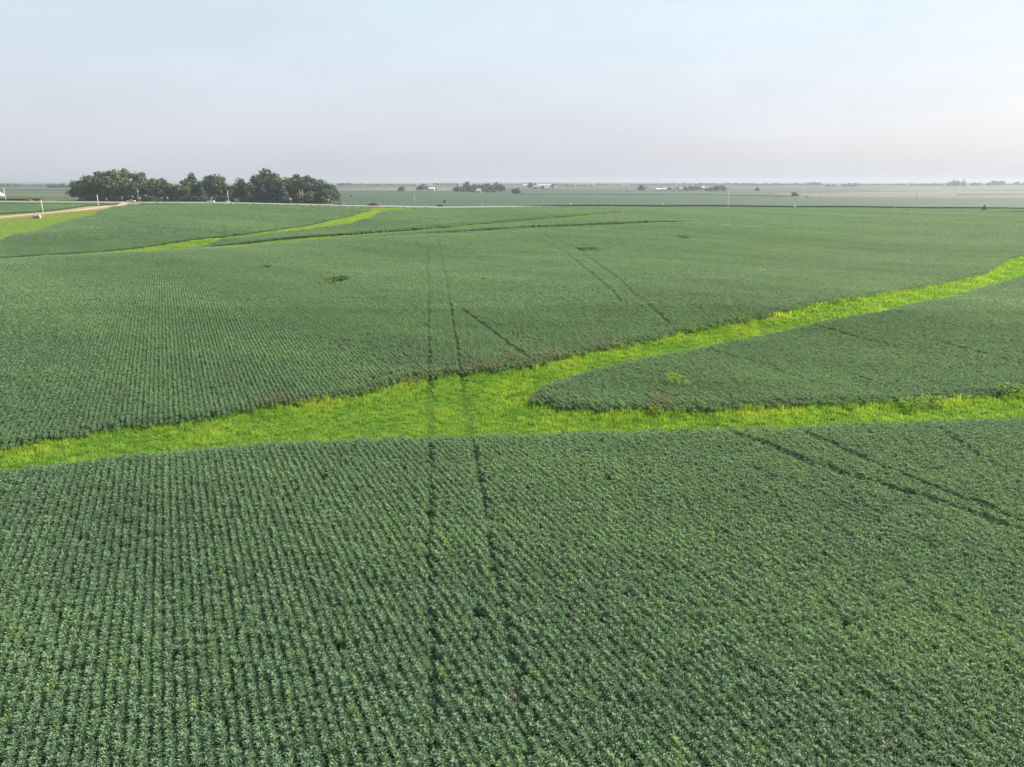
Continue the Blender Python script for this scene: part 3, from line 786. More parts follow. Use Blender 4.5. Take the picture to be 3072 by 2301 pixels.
ORD = ['leftmost', 'second', 'third', 'fourth', 'fifth', 'sixth', 'seventh', 'eighth', 'ninth', 'tenth', 'eleventh', 'twelfth', 'thirteenth', 'fourteenth', 'fifteenth', 'sixteenth', 'seventeenth', 'eighteenth', 'nineteenth', 'twentieth',
       'twenty-first', 'twenty-second', 'twenty-third', 'twenty-fourth', 'twenty-fifth', 'twenty-sixth', 'twenty-seventh', 'twenty-eighth']
def ordinal(k, n, what, where):
    if k == 0: return 'leftmost ' + what + ' ' + where
    if k == n - 1: return 'rightmost ' + what + ' ' + where
    return ORD[k] + ' ' + what + ' from the left ' + where
# ------------------------------------------------------------------ trees
def crown_data(kind, n, seed, leaf):
    """unit tree: height 1, crown radius about 0.5 (scaled later)"""
    r = np.random.default_rng(seed); V, F, A_ = [], [], []
    if kind == 'conifer':
        lobes = None
    else:
        lobes = [(np.array([r.normal(0, .20), r.normal(0, .20), r.uniform(.34, .80)]), r.uniform(.16, .27)) for _ in range(16)]
        lobes += [(np.array([0.33 * math.cos(a), 0.33 * math.sin(a), r.uniform(.15, .50)]), r.uniform(.15, .21)) for a in np.linspace(0, 6.28, 13)[:-1] + r.uniform(0, 1)]
        lobes += [(np.array([r.normal(0, .06), r.normal(0, .06), .84]), .15), (np.array([0, 0, .55]), .3)]
    for i in range(n):
        if lobes is None:
            z = 0.06 + 0.94 * (1 - math.sqrt(1 - r.random() * 0.995)); z = 0.05 + 0.95 * r.beta(1.1, 1.9)
            layer = 0.82 + 0.18 * math.sin(z * 55); R = 0.5 * (1 - z) ** 0.85 * layer * (0.45 + 0.55 * math.sqrt(r.random()))
            a = r.uniform(0, 6.28); c = np.array([R * math.cos(a), R * math.sin(a), z]); nrm = np.array([math.cos(a), math.sin(a), 0.35])
        else:
            c0, R = lobes[r.integers(len(lobes))]
            d = r.normal(size=3); d /= np.linalg.norm(d)
            if d[2] < -0.5: d[2] *= -0.6
            c = c0 + d * R * (0.72 + 0.36 * r.random()) * np.array([1, 1, .85]); nrm = d
        nrm = nrm + r.normal(0, .55, 3); nrm /= np.linalg.norm(nrm)
        s = np.cross(nrm, r.normal(size=3)); s /= np.linalg.norm(s); t = np.cross(nrm, s)
        l = leaf * r.uniform(.6, 1.35)
        k = len(V); V += [c - s * l * .5, c + t * l * .38 + nrm * l * .1, c + s * l * .5, c - t * l * .38]
        F += [(k, k + 1, k + 2), (k, k + 2, k + 3)]; g = np.clip(r.normal(.45, .25), 0, 1); A_ += [g, g]
    return np.array(V), np.array(F), np.array(A_)
def trunk_mesh(seed, kind):
    r = random.Random(seed); b = MB()
    if kind == 'conifer': b.tube([(0,0,0),(0,0,.5),(0,0,.92)], [.022,.014,.004], 6)
    else:
        b.tube([(0,0,0),(.005,.004,.2),(-.004,.006,.45),(0,0,.7)], [.034,.026,.018,.008], 7)
        for i in range(6):
            a = i * 1.05 + r.uniform(0, .6); z = r.uniform(.16, .4)
            b.tube([(0,0,z),(.12*math.cos(a),.12*math.sin(a),z+.10),(.27*math.cos(a),.27*math.sin(a),z+.22)], [.014,.010,.004], 5)
    me = bpy.data.meshes.new('trunk'); me.from_pydata(b.v, [], b.f); me.materials.append(M['bark']); return me
CROWN = {}
def crown_mesh(kind, var, mat, hi):
    key = (kind, var, mat, hi)
    if key not in CROWN:
        base = (kind, var, hi)
        d = crown_data(kind, 3600 if hi else 700, 900 + var * 7 + (500 if kind == 'conifer' else 0), 0.062 if hi else 0.12)
        CROWN[key] = mesh_np('crown', d[0], d[1], M[mat], {'rnd': d[2]})
    return CROWN[key]
TRUNK = {}
def tree(name, loc, h, w, kind, var, mat, hi, label, cat='tree', group=None):
    t = empty(name, loc, var * 1.7 + loc[0] * 0.37)
    tk = (kind, var)
    if tk not in TRUNK: TRUNK[tk] = trunk_mesh(var, kind)
    c = link('crown', crown_mesh(kind, var, mat, hi), t); k = link('trunk', TRUNK[tk], t)
    for o in (c, k): o.scale = (w, w, h)
    tag(t, label, cat, group); return t
def pole_at(u, v): return proj(u, v)
def px_m(y): return y / F_PX / math.cos(PITCH) * 1.0     # metres per picture unit at depth y (near the horizon)

# the row of trees across the highway: u, v_base, v_top, width (picture units), depth, kind, colour, label
GROVE = [
 (243,603,541,46,524,'round','tree_dark','dark green tree at the left end of the tree row'),
 (268,603,526,56,516,'round','tree_dark','dark spreading tree, second from the left end of the tree row'),
 (303,603,513,64,526,'round','tree_dark','tall dark tree left of the utility pole without crossarms'),
 (338,603,512,62,518,'round','tree_olive','brownish olive tree in the left clump of the row'),
 (376,603,505,62,530,'round','tree_olive','tallest brownish tree of the left clump behind the silver pickup'),
 (408,603,520,60,518,'round','tree_dark','dark tree right behind the crossarm pole'),
 (430,603,516,54,528,'round','tree_olive','olive green tree at the right shoulder of the left clump'),
 (468,603,533,50,516,'round','tree_dark','lower dark tree sloping down from the left clump'),
 (500,604,537,48,520,'round','tree_dark','dark tree behind the white sign between the clumps'),
 (528,604,551,40,524,'round','tree_dark','low dark tree in the dip of the tree row'),
 (556,604,540,44,518,'round','tree_olive','olive tree left of the pointed tree'),
 (581,605,518,44,526,'round','tree_dark','tall pointed dark tree rising alone left of the white car'),
 (607,605,555,46,512,'conifer','tree_conifer','bluish spruce in front of the pointed tree'),
 (638,605,525,56,526,'round','tree_dark','broad dark tree right behind the white car'),
 (655,605,528,40,522,'round','tree_mid','green tree just right of the white car'),
 (676,606,529,36,524,'round','tree_dark','slim dark tree above the short utility pole'),
 (692,606,568,26,512,'conifer','tree_conifer','small dark spruce standing in the gap beside the short pole'),
 (722,606,548,40,522,'round','tree_dark','dark tree at the left of the open gap'),
 (737,606,536,36,528,'round','tree_dark','narrow dark tree right of the open gap'),
 (745,607,572,40,512,'conifer','tree_conifer','low teal spruce below the narrow dark tree'),
 (772,607,534,54,524,'round','tree_mid','mid green tree on the left flank of the tallest crown'),
 (800,607,506,84,530,'round','tree_olive','tallest tree of the whole row with a wide olive crown'),
 (836,607,518,56,526,'round','tree_mid','tree on the right flank of the tallest crown'),
 (790,608,558,50,512,'conifer','tree_conifer','teal spruce at the foot of the tallest tree'),
 (820,608,552,54,511,'conifer','tree_conifer','teal spruce left of the round white sign'),
 (850,608,548,52,512,'conifer','tree_conifer','dark spruce above the round white sign'),
 (876,608,536,48,520,'round','tree_olive','olive tree left of the bare trunks'),
 (900,609,521,60,528,'round','tree_dark','tall dark tree above the two bare trunks'),
 (930,609,529,54,524,'round','tree_dark','dark tree right of the bare trunks'),
 (958,609,534,50,526,'round','tree_dark','dark tree with a bushy top near the right end of the row'),
 (985,607,551,44,522,'round','tree_mid','yellowish green tree near the right end of the row'),
 (1003,606,556,34,526,'round','tree_mid','last small yellowish green tree at the right end of the row'),
 (930,610,572,50,511,'round','tree_mid','low bushy tree at the foot of the row right of the trunks'),
 (968,608,568,44,513,'round','tree_dark','low dark tree behind the yellow sign'),
]
for i, (u, vb, vt, w, Yd, kd, mt, lb) in enumerate(GROVE):
    p = at_depth(u, vb, Yd); z = ground(p[0], Yd); top = at_depth(u, vt, Yd)[2]
    tree('spruce_tree' if kd == 'conifer' else 'broadleaf_tree', (p[0], Yd, z - 0.1), (top - z) * 1.04, w * Yd / F_PX * 1.17, kd, i % 5, mt, True, lb, 'tree', 'trees in the row across the highway')

BU = list(range(246, 480, 24)) + [508, 540, 566, 590, 622, 650, 668, 735, 758, 784, 812, 840, 866, 888, 922, 948, 976]
for k, u in enumerate(BU):
    Yd = 508 + (k * 7) % 9; p = at_depth(u, 606, Yd); h_ = 3.6 + 1.6 * ((k * 5) % 7) / 6
    tree('bush', (p[0], Yd, ground(p[0], Yd) - 1.2), h_ + 1.2, 8.5, 'round', k % 5, ('tree_dark', 'tree_dark', 'tree_mid')[k % 3], False, ordinal(k, len(BU), 'low dark bush', 'at the foot of the tree row'), 'bush', 'undergrowth bushes at the foot of the tree row')
# two bare trunks in front of the row
bt = at_depth(905, 606, 506); zz = ground(bt[0], 506)
for dx, hh, lb in ((-0.6, 9.0, 'bare pale trunk leaning left in front of the dark tree row'), (1.2, 8.4, 'second bare grey trunk just right of the pale leaning trunk')):
    t = empty('dead_tree', (bt[0] + dx, 506, zz)); tag(t, lb, 'dead tree', 'bare trunks before the tree row')
    MB().tube([(0,0,-.2),(-.1,0,hh*.5),(-.35,0,hh)], [.30,.24,.16], 8).build('trunk', M['pale_bark'], t, True)
    MB().tube([(-.1,0,hh*.5),(.6,.1,hh*.72),(1.0,.1,hh*.86)], [.10,.07,.03], 6).build('branch', M['pale_bark'], t, True)
    MB().tube([(-.2,0,hh*.7),(-.9,.1,hh*.85)], [.08,.03], 6).build('branch', M['pale_bark'], t, True)

# ------------------------------------------------------------------ far farmland
def far_field(name, px, mat, off=0.9, step=40.0, skirt=1.2, label=None):
    poly = [tuple(proj(u, v)[:2]) for u, v in px]
    return sheet(name, poly, off, mat, step, skirt, 'structure', label)
def strip_field(name, x0, x1, dy0, dy1, mat, off, step=12.0):
    xs = np.arange(x0, x1 + 1, 20.0)
    poly = [(x, float(road_y(x)) + dy0) for x in xs] + [(x, float(road_y(x)) + dy1) for x in xs[::-1]]
    return sheet(name, poly, off, mat, step, off + 0.4, 'structure')
strip_field('corn_field', -470, -318, 15, 60, M['corn'], 2.0)
strip_field('hay_field', -560, -250, 62, 330, M['olive'], 0.4, 25.0)
strip_field('soybean_field', -120, 620, 14, 300, M['far_soy'], 0.95, 14.0)
far_field('ripe_field', [(2470,597),(2700,599),(3072,600),(3300,600),(3300,575),(3072,574),(2850,573),(2600,577),(2400,581),(2300,578)], M['tan'], 0.5)
far_field('ripe_field', [(1010,567),(1190,563),(1390,563),(1390,573),(1240,574),(1010,572)], M['tan'], 0.4)
far_field('hay_field', [(2600,574),(3072,571),(3300,571),(3300,560),(3072,560),(2700,560)], M['olive'], 0.4, 80)

def far_tree(u, vb, h, w, mat, label, kind='round', name='broadleaf_tree', group=None, var=None):
    p = proj(u, vb); s = p[1] / F_PX
    var = var if var is not None else int(abs(u)) % 5
    return tree(name, (p[0], p[1], p[2] - 0.3), h * s * 1.04 + .3, w * s * 1.1, kind, var, mat, False, label, 'tree', group)
FT = [
 (1203,575,15,20,'tree_dark','hazy round tree standing alone in the far pale field'),
 (1255,572,11,12,'tree_dark','small tree left of the tall tree beside the white farm shed'),
 (1269,573,21,24,'tree_dark','tall tree beside the white farm shed beyond the road'),
 (1283,572,13,12,'tree_mid','small tree between the tall tree and the white shed'),
 (1306,572,6,10,'tree_mid','little bush at the right end of the white shed'),
 (1549,584,20,24,'tree_dark','dark lone tree in the far field right of the big grove'),
 (1592,565,17,18,'tree_dark','round tree at the left of the farm with long white roofs'),
 (1606,561,13,10,'tree_dark','narrow tree behind the red barn'),
 (1628,568,10,13,'tree_mid','low tree in front of the long white roofs'),
 (1658,564,12,15,'tree_dark','round tree beside the white silo'),
 (1924,574,19,22,'tree_dark','lone round ball-shaped tree on the far green plain'),
 (2271,575,14,14,'tree_dark','small lone tree at the start of the far hedge line'),
 (2385,590,13,22,'tree_dark','broad low tree on the field edge before the tan field'),
 (2421,594,6,11,'tree_olive','small bush right of the broad low tree on the field edge'),
 (2458,597,4,11,'tree_olive','last low bush where the field edge meets the tan field'),
 (1053,589,4,8,'tree_dark','tiny bush out in the field beyond the grey car'),
 (2736,627,9,13,'tree_mid','small green shrub on the roadside by the brown pole'),
 (3012,637,4,6,'tree_dark','tiny dark bush at the left end of the pale farm drive'),
 (3072,640,8,12,'tree_dark','dark bush at the right edge beside the farm drive'),
]
for u, vb, h, w, mt, lb in FT: far_tree(u, vb, h, w, mt, lb, name='bush' if 'bush' in lb or 'shrub' in lb else 'broadleaf_tree')
p = proj(2951, 634); t = tree('cedar_tree', (p[0], p[1], p[2]), 19 * p[1] / F_PX, 19 * p[1] / F_PX, 'conifer', 2, 'tree_conifer', True, 'single dark cedar standing on the field edge near the farm drive')
def grove(lst, label, group, mats=('tree_dark', 'tree_dark', 'tree_mid')):
    for k, a in enumerate(sorted(lst)):
        u, vb, h, w = a[:4]; kd = a[4] if len(a) > 4 else 'round'
        far_tree(u, vb, h, w, 'tree_conifer' if kd == 'conifer' else mats[k % len(mats)], ordinal(k, len(lst), 'hazy tree', label), kd, 'spruce_tree' if kd == 'conifer' else 'broadleaf_tree', group)
grove([(1368,575,13,16),(1373,575,24,9,'conifer'),(1384,575,14,20),(1398,574,27,18),(1405,575,24,9,'conifer'),(1411,576,19,20),(1424,575,23,20),(1437,574,20,22),(1447,575,23,14,'conifer'),(1458,574,22,22),(1474,575,20,22),(1489,574,27,16),(1497,575,22,16),(1503,575,25,9,'conifer'),(1509,575,20,12),(1392,577,10,12),(1420,578,9,12),(1462,577,10,18),(1480,577,9,16)],
      'in the big grove around the white gabled farmhouse', 'trees of the big grove beyond the highway')
grove([(2008,571,8,10),(2022,574,6,8),(2035,570,11,11),(2052,572,13,13),(2060,574,11,12),(2068,571,13,11),(2078,573,13,13),(2087,572,14,12),(2096,570,12,13),(2103,572,9,9)],
      'among the white farmhouse and sheds on the plain', 'trees round the far farmstead')
grove([(2120,574,9,12),(2131,575,14,16),(2143,574,16,16),(2154,575,18,15),(2164,574,18,15),(2173,575,16,13)], 'in the block-shaped grove right of the farmstead', 'trees of the block-shaped grove', ('tree_dark',))
grove([(2837,559,9,14),(2849,559,13,16),(2860,559,17,14),(2872,559,16,18),(2887,559,21,8,'conifer'),(2893,559,19,7,'conifer')], 'in the skyline grove with two pointed tops', 'trees of the skyline grove with pointed tops', ('tree_dark',))
grove([(2918,558,10,14),(2928,558,8,14),(2940,558,9,12)], 'in the small middle skyline clump at right', 'trees of the small skyline clump', ('tree_dark',))
grove([(2966,558,11,14),(2975,557,14,13),(2987,557,14,20),(3004,557,14,16)], 'in the round-topped skyline grove at right', 'trees of the round-topped skyline grove', ('tree_dark',))
grove([(3046,556,8,14),(3053,556,10,14),(3068,556,8,9)], 'at the far right end of the skyline', 'trees at the right skyline end', ('tree_dark',))
grove([(150,565,13,14),(162,565,14,16),(178,565,13,18),(195,565,14,15),(207,565,11,12)], 'on the skyline left of the tree row', 'skyline trees left of the row', ('tree_dark',))
grove([(1018,558,8,18),(1032,558,9,20),(1050,558,9,18)], 'on the skyline just right of the tree row', 'skyline trees right of the row', ('tree_dark',))
grove([(1702,560,9,14),(1716,560,8,14),(1735,560,7,16),(1752,560,7,16),(1770,560,7,16)], 'in the skyline belt right of the long white roofs', 'low skyline belt', ('tree_dark',))
grove([(2485,561,9,14),(2500,561,8,16),(2533,561,9,18),(2550,561,11,18),(2563,561,11,14)], 'in the dark skyline belt above the tan field', 'skyline belt above the tan field', ('tree_dark',))
# far-off tree belts along the horizon that read as one mass
def belt(name, segs, label, seed):
    r = np.random.default_rng(seed); V, F, A_ = [], [], []
    for u0, u1, v, h in segs:
        a = proj(u0, v); b = proj(u1, v); L_ = np.linalg.norm(b[:2] - a[:2]); Hm = h * a[1] / F_PX
        m = int(min(900, max(60, L_ / Hm * 26)))
        q = r.random(m); bump = 0.6 + 0.4 * np.abs(np.sin(q * L_ / Hm * 0.7 + 1)) * (0.5 + 0.5 * np.sin(q * 17 + u0))
        for t, bm in zip(q, bump):
            x, y = a[0] + (b[0] - a[0]) * t, a[1] + (b[1] - a[1]) * t + r.normal(0, Hm)
            c = np.array([x, y, ground(x, y) + Hm * bm * r.random()]); l = Hm * r.uniform(.3, .6)
            nrm = r.normal(size=3); nrm[2] = abs(nrm[2]); nrm /= np.linalg.norm(nrm); s = np.cross(nrm, r.normal(size=3)); s /= np.linalg.norm(s); tt = np.cross(nrm, s)
            k = len(V); V += [c - s * l, c + tt * l * .7, c + s * l, c - tt * l * .7]; F += [(k, k + 1, k + 2), (k, k + 2, k + 3)]; g = r.random(); A_ += [g, g]
    o = link(name, mesh_np(name, V, F, M['tree_dark'], {'rnd': A_})); tag(o, label, 'woods', None, 'stuff')
belt('distant_woods', [(-100,60,560,7),(60,140,559,5),(1060,1180,557,5),(1180,1250,557,4),(1300,1370,556,6),(1510,1600,556,5),(1660,1700,557,6),(1790,1880,557,6),(1880,1990,557,6),(1990,2110,557,7),(2110,2260,556,6),(2200,2320,557,6),(2320,2470,556,6),(2420,2460,556,9),(2570,2700,556,4),(2690,2800,556,5),(2750,2840,557,6),(2890,3072,555,4)], 'faint tree belts melting into the haze along the horizon', 3)

far_field('soybean_field', [(1300,592),(1620,593),(1760,589),(1760,586),(1620,588),(1300,586)], M['far_soy'], 0.5, 25, 0.8)
far_field('soybean_field', [(2180,586),(2300,588),(2460,596),(2300,579),(2240,578),(2000,577),(2000,580)], M['far_soy'], 0.6, 25, 0.9)
far_field('corn_field', [(1560,583),(1960,584),(2200,583),(2200,579),(1960,577),(1560,577)], M['far_soy'], 0.6, 40, 0.9)
far_field('corn_field', [(2870,586),(3072,584),(3300,584),(3300,582),(3072,582),(2870,584)], M['corn'], 0.9, 40)
far_field('corn_field', [(0,571),(215,571),(215,566),(0,566),(-200,566),(-200,571)], M['corn'], 1.5, 40)
far_field('hay_field', [(1660,569),(1900,570),(1900,566),(1660,566)], M['olive'], 0.5, 60)
# hedge / grass bank lines seen in the far fields
# ------------------------------------------------------------------ buildings
def gable(name, u, v, w_px, wall_h, roof_h, label, wall='white_wall', roof='grey_roof', depth=9.0, rz=0.0, cat='farm building', windows=3):
    p = proj(u, v); W = w_px * p[1] / F_PX
    t = empty(name, (p[0], p[1], p[2] - .05), rz); tag(t, label, cat)
    MB().box(-W/2, W/2, 0, depth, 0, wall_h).build('wall', M[wall], t)
    o = .35
    m = MB(); m.add([(-W/2-o,-o,wall_h-.05),(W/2+o,-o,wall_h-.05),(W/2+o,depth/2,wall_h+roof_h),(-W/2-o,depth/2,wall_h+roof_h),(W/2+o,depth+o,wall_h-.05),(-W/2-o,depth+o,wall_h-.05)],
                    [(0,1,2,3),(3,2,4,5),(0,3,5),(1,4,2),(0,5,4,1)])
    m.build('roof', M[roof], t)
    for k in range(windows):
        x = -W/2 + W * (k + .5) / windows
        f = MB().box(x-.55, x+.55, -.06, -.003, wall_h*.4, wall_h*.78).build('window', M['window'], t)
        MB().box(x-.7, x+.7, -.09, -.062, wall_h*.36, wall_h*.4-.002).build('sill', M['white_wall'], f)
    MB().box(W*.32-.5, W*.32+.5, -.08, -.004, 0, 2.1).build('door', M['trim'], t)
    return t
gable('farm_shed', 1294, 573, 17, 4.0, 2.2, 'low white shed beside the tall tree beyond the highway', roof='white_roof')
gable('farmhouse', 1436, 579, 13, 3.2, 3.6, 'white gabled house in front of the big hazy grove')
gable('barn', 1578, 559, 20, 5, 3, 'long white roofed barn left of the farm on the plain', roof='white_roof', depth=16)
gable('barn', 1632, 560, 40, 5, 3, 'longest white barn of the farm with long white roofs', roof='white_roof', depth=18, windows=6)
gable('barn', 1606, 567, 12, 5, 3.5, 'red barn between the trees of the farm with white roofs', wall='red_wall', windows=2)
gable('farm_shed', 1640, 570, 12, 4, 2.5, 'small pale shed in front of the long white barn')
gable('farm_shed', 1977, 574, 16, 4.0, 2.0, 'low white shed at the left of the farmstead on the plain', roof='white_roof')
gable('farm_shed', 1994, 573, 10, 4.0, 2.0, 'smaller white shed beside the low one on the plain', roof='white_roof', windows=2)
gable('farmhouse', 2043, 575, 11, 5.0, 4.0, 'white farmhouse among hazy trees with a dark doorway')
gable('farm_shed', 2090, 568, 8, 4.5, 2.5, 'white outbuilding behind the farmstead trees', roof='white_roof', windows=2)
gable('farm_shed', 2110, 568, 8, 4.5, 2.5, 'white shed at the right end of the farmstead', roof='white_roof', windows=2)
gable('farm_shed', 1872, 560, 10, 5, 3, 'faint pale shed on the skyline left of the ball-shaped tree', windows=2)
gable('farm_shed', 1886, 560, 8, 5, 3, 'second faint pale shed on the skyline, just right of the first', windows=2)
gable('farm_shed', 2834, 560, 5, 5, 3, 'tiny white shed at the left foot of the skyline grove', windows=1)
gable('farm_shed', 1712, 560, 10, 5, 2.5, 'white shed under the low skyline belt', roof='white_roof', windows=2)
def bin_(name, u, v, w_px, h, label):
    p = proj(u, v); R = w_px * p[1] / F_PX / 2; t = empty(name, (p[0], p[1], p[2] - .05)); tag(t, label, 'grain bin')
    MB().tube([(0,0,0),(0,0,h)], [R, R], 20).build('wall', M['white_wall'], t)
    MB().tube([(0,0,h+.01),(0,0,h+R*.55)], [R*1.05, R*.12], 20).build('roof', M['white_roof'], t)
    MB().tube([(0,0,h+R*.55+.01),(0,0,h+R*.55+.5)], [R*.1, R*.1], 10).build('vent', M['metal'], t)
    for k in range(3): MB().tube([(0,0,h*(k+1)/4-.04),(0,0,h*(k+1)/4+.04)], [R*1.012, R*1.012], 20, False).build('hoop', M['metal'], t)
bin_('silo', 1665, 567, 5, 7.5, 'white silo at the right end of the farm with long roofs')
pb = at_depth(-2, 591, 560)
t = empty('grain_bin', (pb[0], 560, ground(pb[0], 560))); tag(t, 'large white farm building cut by the left edge across the highway', 'grain bin')
R = 3.4; h = 3.2
MB().tube([(0,0,0),(0,0,h)], [R, R], 24).build('wall', M['white_wall'], t)
MB().tube([(0,0,h+.01),(0,0,h+1.9)], [R*1.05, R*.12], 24).build('roof', M['white_roof'], t)
for k in range(3): MB().tube([(0,0,h*(k+1)/4-.04),(0,0,h*(k+1)/4+.04)], [R*1.012, R*1.012], 24, False).build('hoop', M['metal'], t)

# ------------------------------------------------------------------ utility poles and signs
def upole(u0, v0, vt, label, mat='pole', Y=None, arms=0, transformer=False, group='utility poles by the roads', rad=0.16):
    p = proj(u0, v0) if Y is None else np.array(at_depth(u0, v0, Y))
    if Y is not None: p[2] = ground(p[0], p[1])
    H = (v0 - vt) * p[1] / F_PX * 1.05
    t = empty('utility_pole', tuple(p)); tag(t, label, 'utility pole', group)
    MB().tube([(0,0,-.4),(0,0,H)], [rad*1.1, rad*.8], 10).build('post', M[mat], t, True)
    for k in range(max(arms, 1)):
        z = H - .3 - k * 1.5; w = 1.2 if arms else 0.5
        a = MB().box(-w, w, -.22-rad*.4, -.10-rad*.4, z-.07, z+.07).build('crossarm', M[mat], t)
        for s in (-.9, .9): MB().tube([(s*w,-.2,z+.075),(s*w,-.2,z+.25)], [.06,.045], 8).build('insulator', M['metal'], a)
    if transformer:
        c = MB().tube([(.42,0,H-2.6),(.42,0,H-1.6)], [.26,.26], 14).build('transformer', M['metal'], t, True)
    return t
upole(18, 603, 568, 'leftmost utility pole, beside the white farm building', 'pole_pale', 508)
upole(132, 653, 605, 'pale utility pole beside the hay bales and gravel road', 'pole_pale')
upole(298, 631, 589, 'utility pole standing across the gravel road before the trees', 'pole_pale')
upole(416, 602, 566, 'utility pole with two crossarms and transformer beside the yellow sign', 'pole', 503, 2, True)
upole(686, 606, 572, 'short utility pole against the gap in the tree row', 'pole_pale', 500)
upole(1244, 616, 584, 'faint utility pole standing across the highway left of the dark car', 'pole', 492)
upole(1628, 619, 600, 'thin pole on the roadside left of the white marker', 'pole', 496, rad=.1)
upole(2184, 622, 577, 'tall pale utility pole alone on the right stretch of roadside', 'pole_pale', 500)
upole(2748, 601, 576, 'brown utility pole standing out in the tan field', 'pole_brown')

def sign(u, v0, vt, label, shape='square', mat='sign_white', Y=None, size=0.75):
    p = proj(u, v0) if Y is None else np.array(at_depth(u, v0, Y))
    p[2] = ground(p[0], p[1]); top = at_depth(u, vt, p[1])[2] - p[2]; top = max(top, 1.2)
    t = empty('road_sign', tuple(p)); tag(t, label, 'road sign', 'signs and markers along the highway')
    MB().box(-.05, .05, -.05, .05, -.3, top).build('post', M['metal'], t)
    s = size; z = top - s * .5; m = MB()
    if shape == 'square': m.box(-s*.5, s*.5, -.09, -.055, z - s*.5, z + s*.5)
    elif shape == 'tall': m.box(-s*.4, s*.4, -.09, -.055, z - s*.6, z + s*.6)
    else:
        k = 4 if shape == 'diamond' else 16
        ring = [(s*.62*math.cos(2*math.pi*i/k), s*.62*math.sin(2*math.pi*i/k)) for i in range(k)]
        m.add([(a, -.09, z + b) for a, b in ring] + [(a, -.055, z + b) for a, b in ring],
              [tuple(range(k)), tuple(range(2*k-1, k-1, -1))] + [(i, i+k, (i+1) % k + k, (i+1) % k) for i in range(k)])
    m.build('panel', M[mat], t)
sign(232, 604, 592, 'white round sign at the left end of the tree row', 'round', Y=507, size=1.1)
sign(321, 604, 594, 'small white marker under the brownish trees', 'tall', Y=505, size=.9)
sign(368, 604, 590, 'thin white sign left of the silver pickup', 'tall', Y=503, size=.9)
sign(421, 603, 591, 'yellow warning sign beside the crossarm pole', 'diamond', 'sign_yellow', 502, 1.5)
sign(504, 605, 591, 'white sign on a post before the dip of the tree row', 'square', Y=500, size=1.0)
sign(636, 606, 591, 'white sign sticking up behind the white car', 'square', Y=499, size=1.0)
sign(873, 611, 594, 'round white sign on a tall post left of the bare trunks', 'round', Y=492, size=1.2)
sign(987, 613, 597, 'pale yellow sign at the right end of the tree row', 'square', Y=492, size=1.0)
sign(1447, 619, 609, 'small white marker on the roadside right of the dark car', 'tall', Y=494, size=.8)
sign(1713, 620, 609, 'bright white roadside marker in the middle of the dark crop edge', 'square', Y=497, size=1.15)
sign(1780, 620, 610, 'small grey post marker right of the bright white one', 'tall', 'metal', 498, .7)
sign(1836, 621, 607, 'thin grey marker post between the white and the yellow markers', 'tall', 'metal', 498, .5)
sign(1990, 623, 607, 'yellow diamond warning sign on the roadside', 'diamond', 'sign_yellow', 500, 1.5)
sign(2384, 626, 616, 'round white marker on the right stretch of roadside', 'round', Y=502, size=1.1)
sign(2684, 631, 622, 'short white post marker left of the small green shrub', 'tall', Y=504, size=.6)
sign(1334, 622, 601, 'dark tall sign standing behind the dark car', 'square', 'sign_back', 488, 1.5)

# ------------------------------------------------------------------ vehicles
def wheel_parts(t, x, y, r, w=.22):
    m = MB(); m.tube([(x, y - w/2, r), (x, y + w/2, r)], [r, r], 16)
    a = m.build('wheel', M['tyre'], t, True)
    s = -1 if y < 0 else 1
    MB().tube([(x, y + s*w/2, r), (x, y + s*(w/2 + .015), r)], [r*.62, r*.55], 12).build('rim', M['rim'], a)
def car(u, v, paint, label, kind='sedan', heading=1, Y=None, name='car', cat='car'):
    x = at_depth(u, v, Y)[0]; t = empty(name, (x, Y, float(road_z(x)) + .055), 0 if heading > 0 else math.pi)
    tag(t, label, cat, 'vehicles on the highway')
    W = .9
    if kind == 'pickup':
        prof = [(-2.75,.45),(-2.75,1.08),(-.75,1.12),(.95,1.12),(1.15,1.1),(2.55,1.0),(2.75,.85),(2.78,.42)]
        cab = ((-.85,1.25,-W+.04,W-.04),(-.6,.55,-W+.16,W-.16)); zc = (1.12,1.82); wb = (-1.75,1.8); wr = .39
    elif kind == 'suv':
        prof = [(-2.3,.42),(-2.32,1.05),(-2.1,1.12),(.95,1.12),(2.15,1.0),(2.34,.8),(2.36,.4)]
        cab = ((-2.2,1.15,-W+.04,W-.04),(-1.95,.35,-W+.16,W-.16)); zc = (1.12,1.72); wb = (-1.4,1.45); wr = .36
    else:
        prof = [(-2.35,.38),(-2.36,.88),(-1.5,1.0),(1.0,.98),(2.2,.82),(2.38,.62),(2.38,.34)]
        cab = ((-1.75,1.2,-W+.05,W-.05),(-1.0,.35,-W+.2,W-.2)); zc = (.96,1.44); wb = (-1.4,1.45); wr = .33
    MB().prism(prof, -W, W).build('body', M['paint_' + paint], t, bevel=.07)
    MB().frustum(cab[0], cab[1], *zc).build('glass', M['glass'], t)
    c1 = cab[1]; MB().box(c1[0]-.03, c1[1]+.03, c1[2]-.02, c1[3]+.02, zc[1]-.01, zc[1]+.06).build('roof', M['paint_' + paint], t, bevel=.02)
    for xx in wb:
        for s in (-1, 1): wheel_parts(t, xx, s * (W - .06), wr)
    hz = prof[-2][1]
    for s in (-1, 1):
        MB().box(prof[-1][0]-.1, prof[-1][0]+.02, s*.62-.16, s*.62+.16, hz-.2, hz-.04).build('headlight', M['lamp'], t)
        MB().box(prof[0][0]-.02, prof[0][0]+.08, s*.72-.1, s*.72+.1, .7, .92).build('taillight', M['tail'], t)
    MB().box(prof[0][0]-.05, prof[0][0]+.1, -W+.05, W-.05, .34, .5).build('bumper', M['trim'], t)
    if kind == 'pickup': MB().box(-2.62, -.95, -W+.14, W-.14, 1.095, 1.14).build('bed', M['trim'], t)
    return t
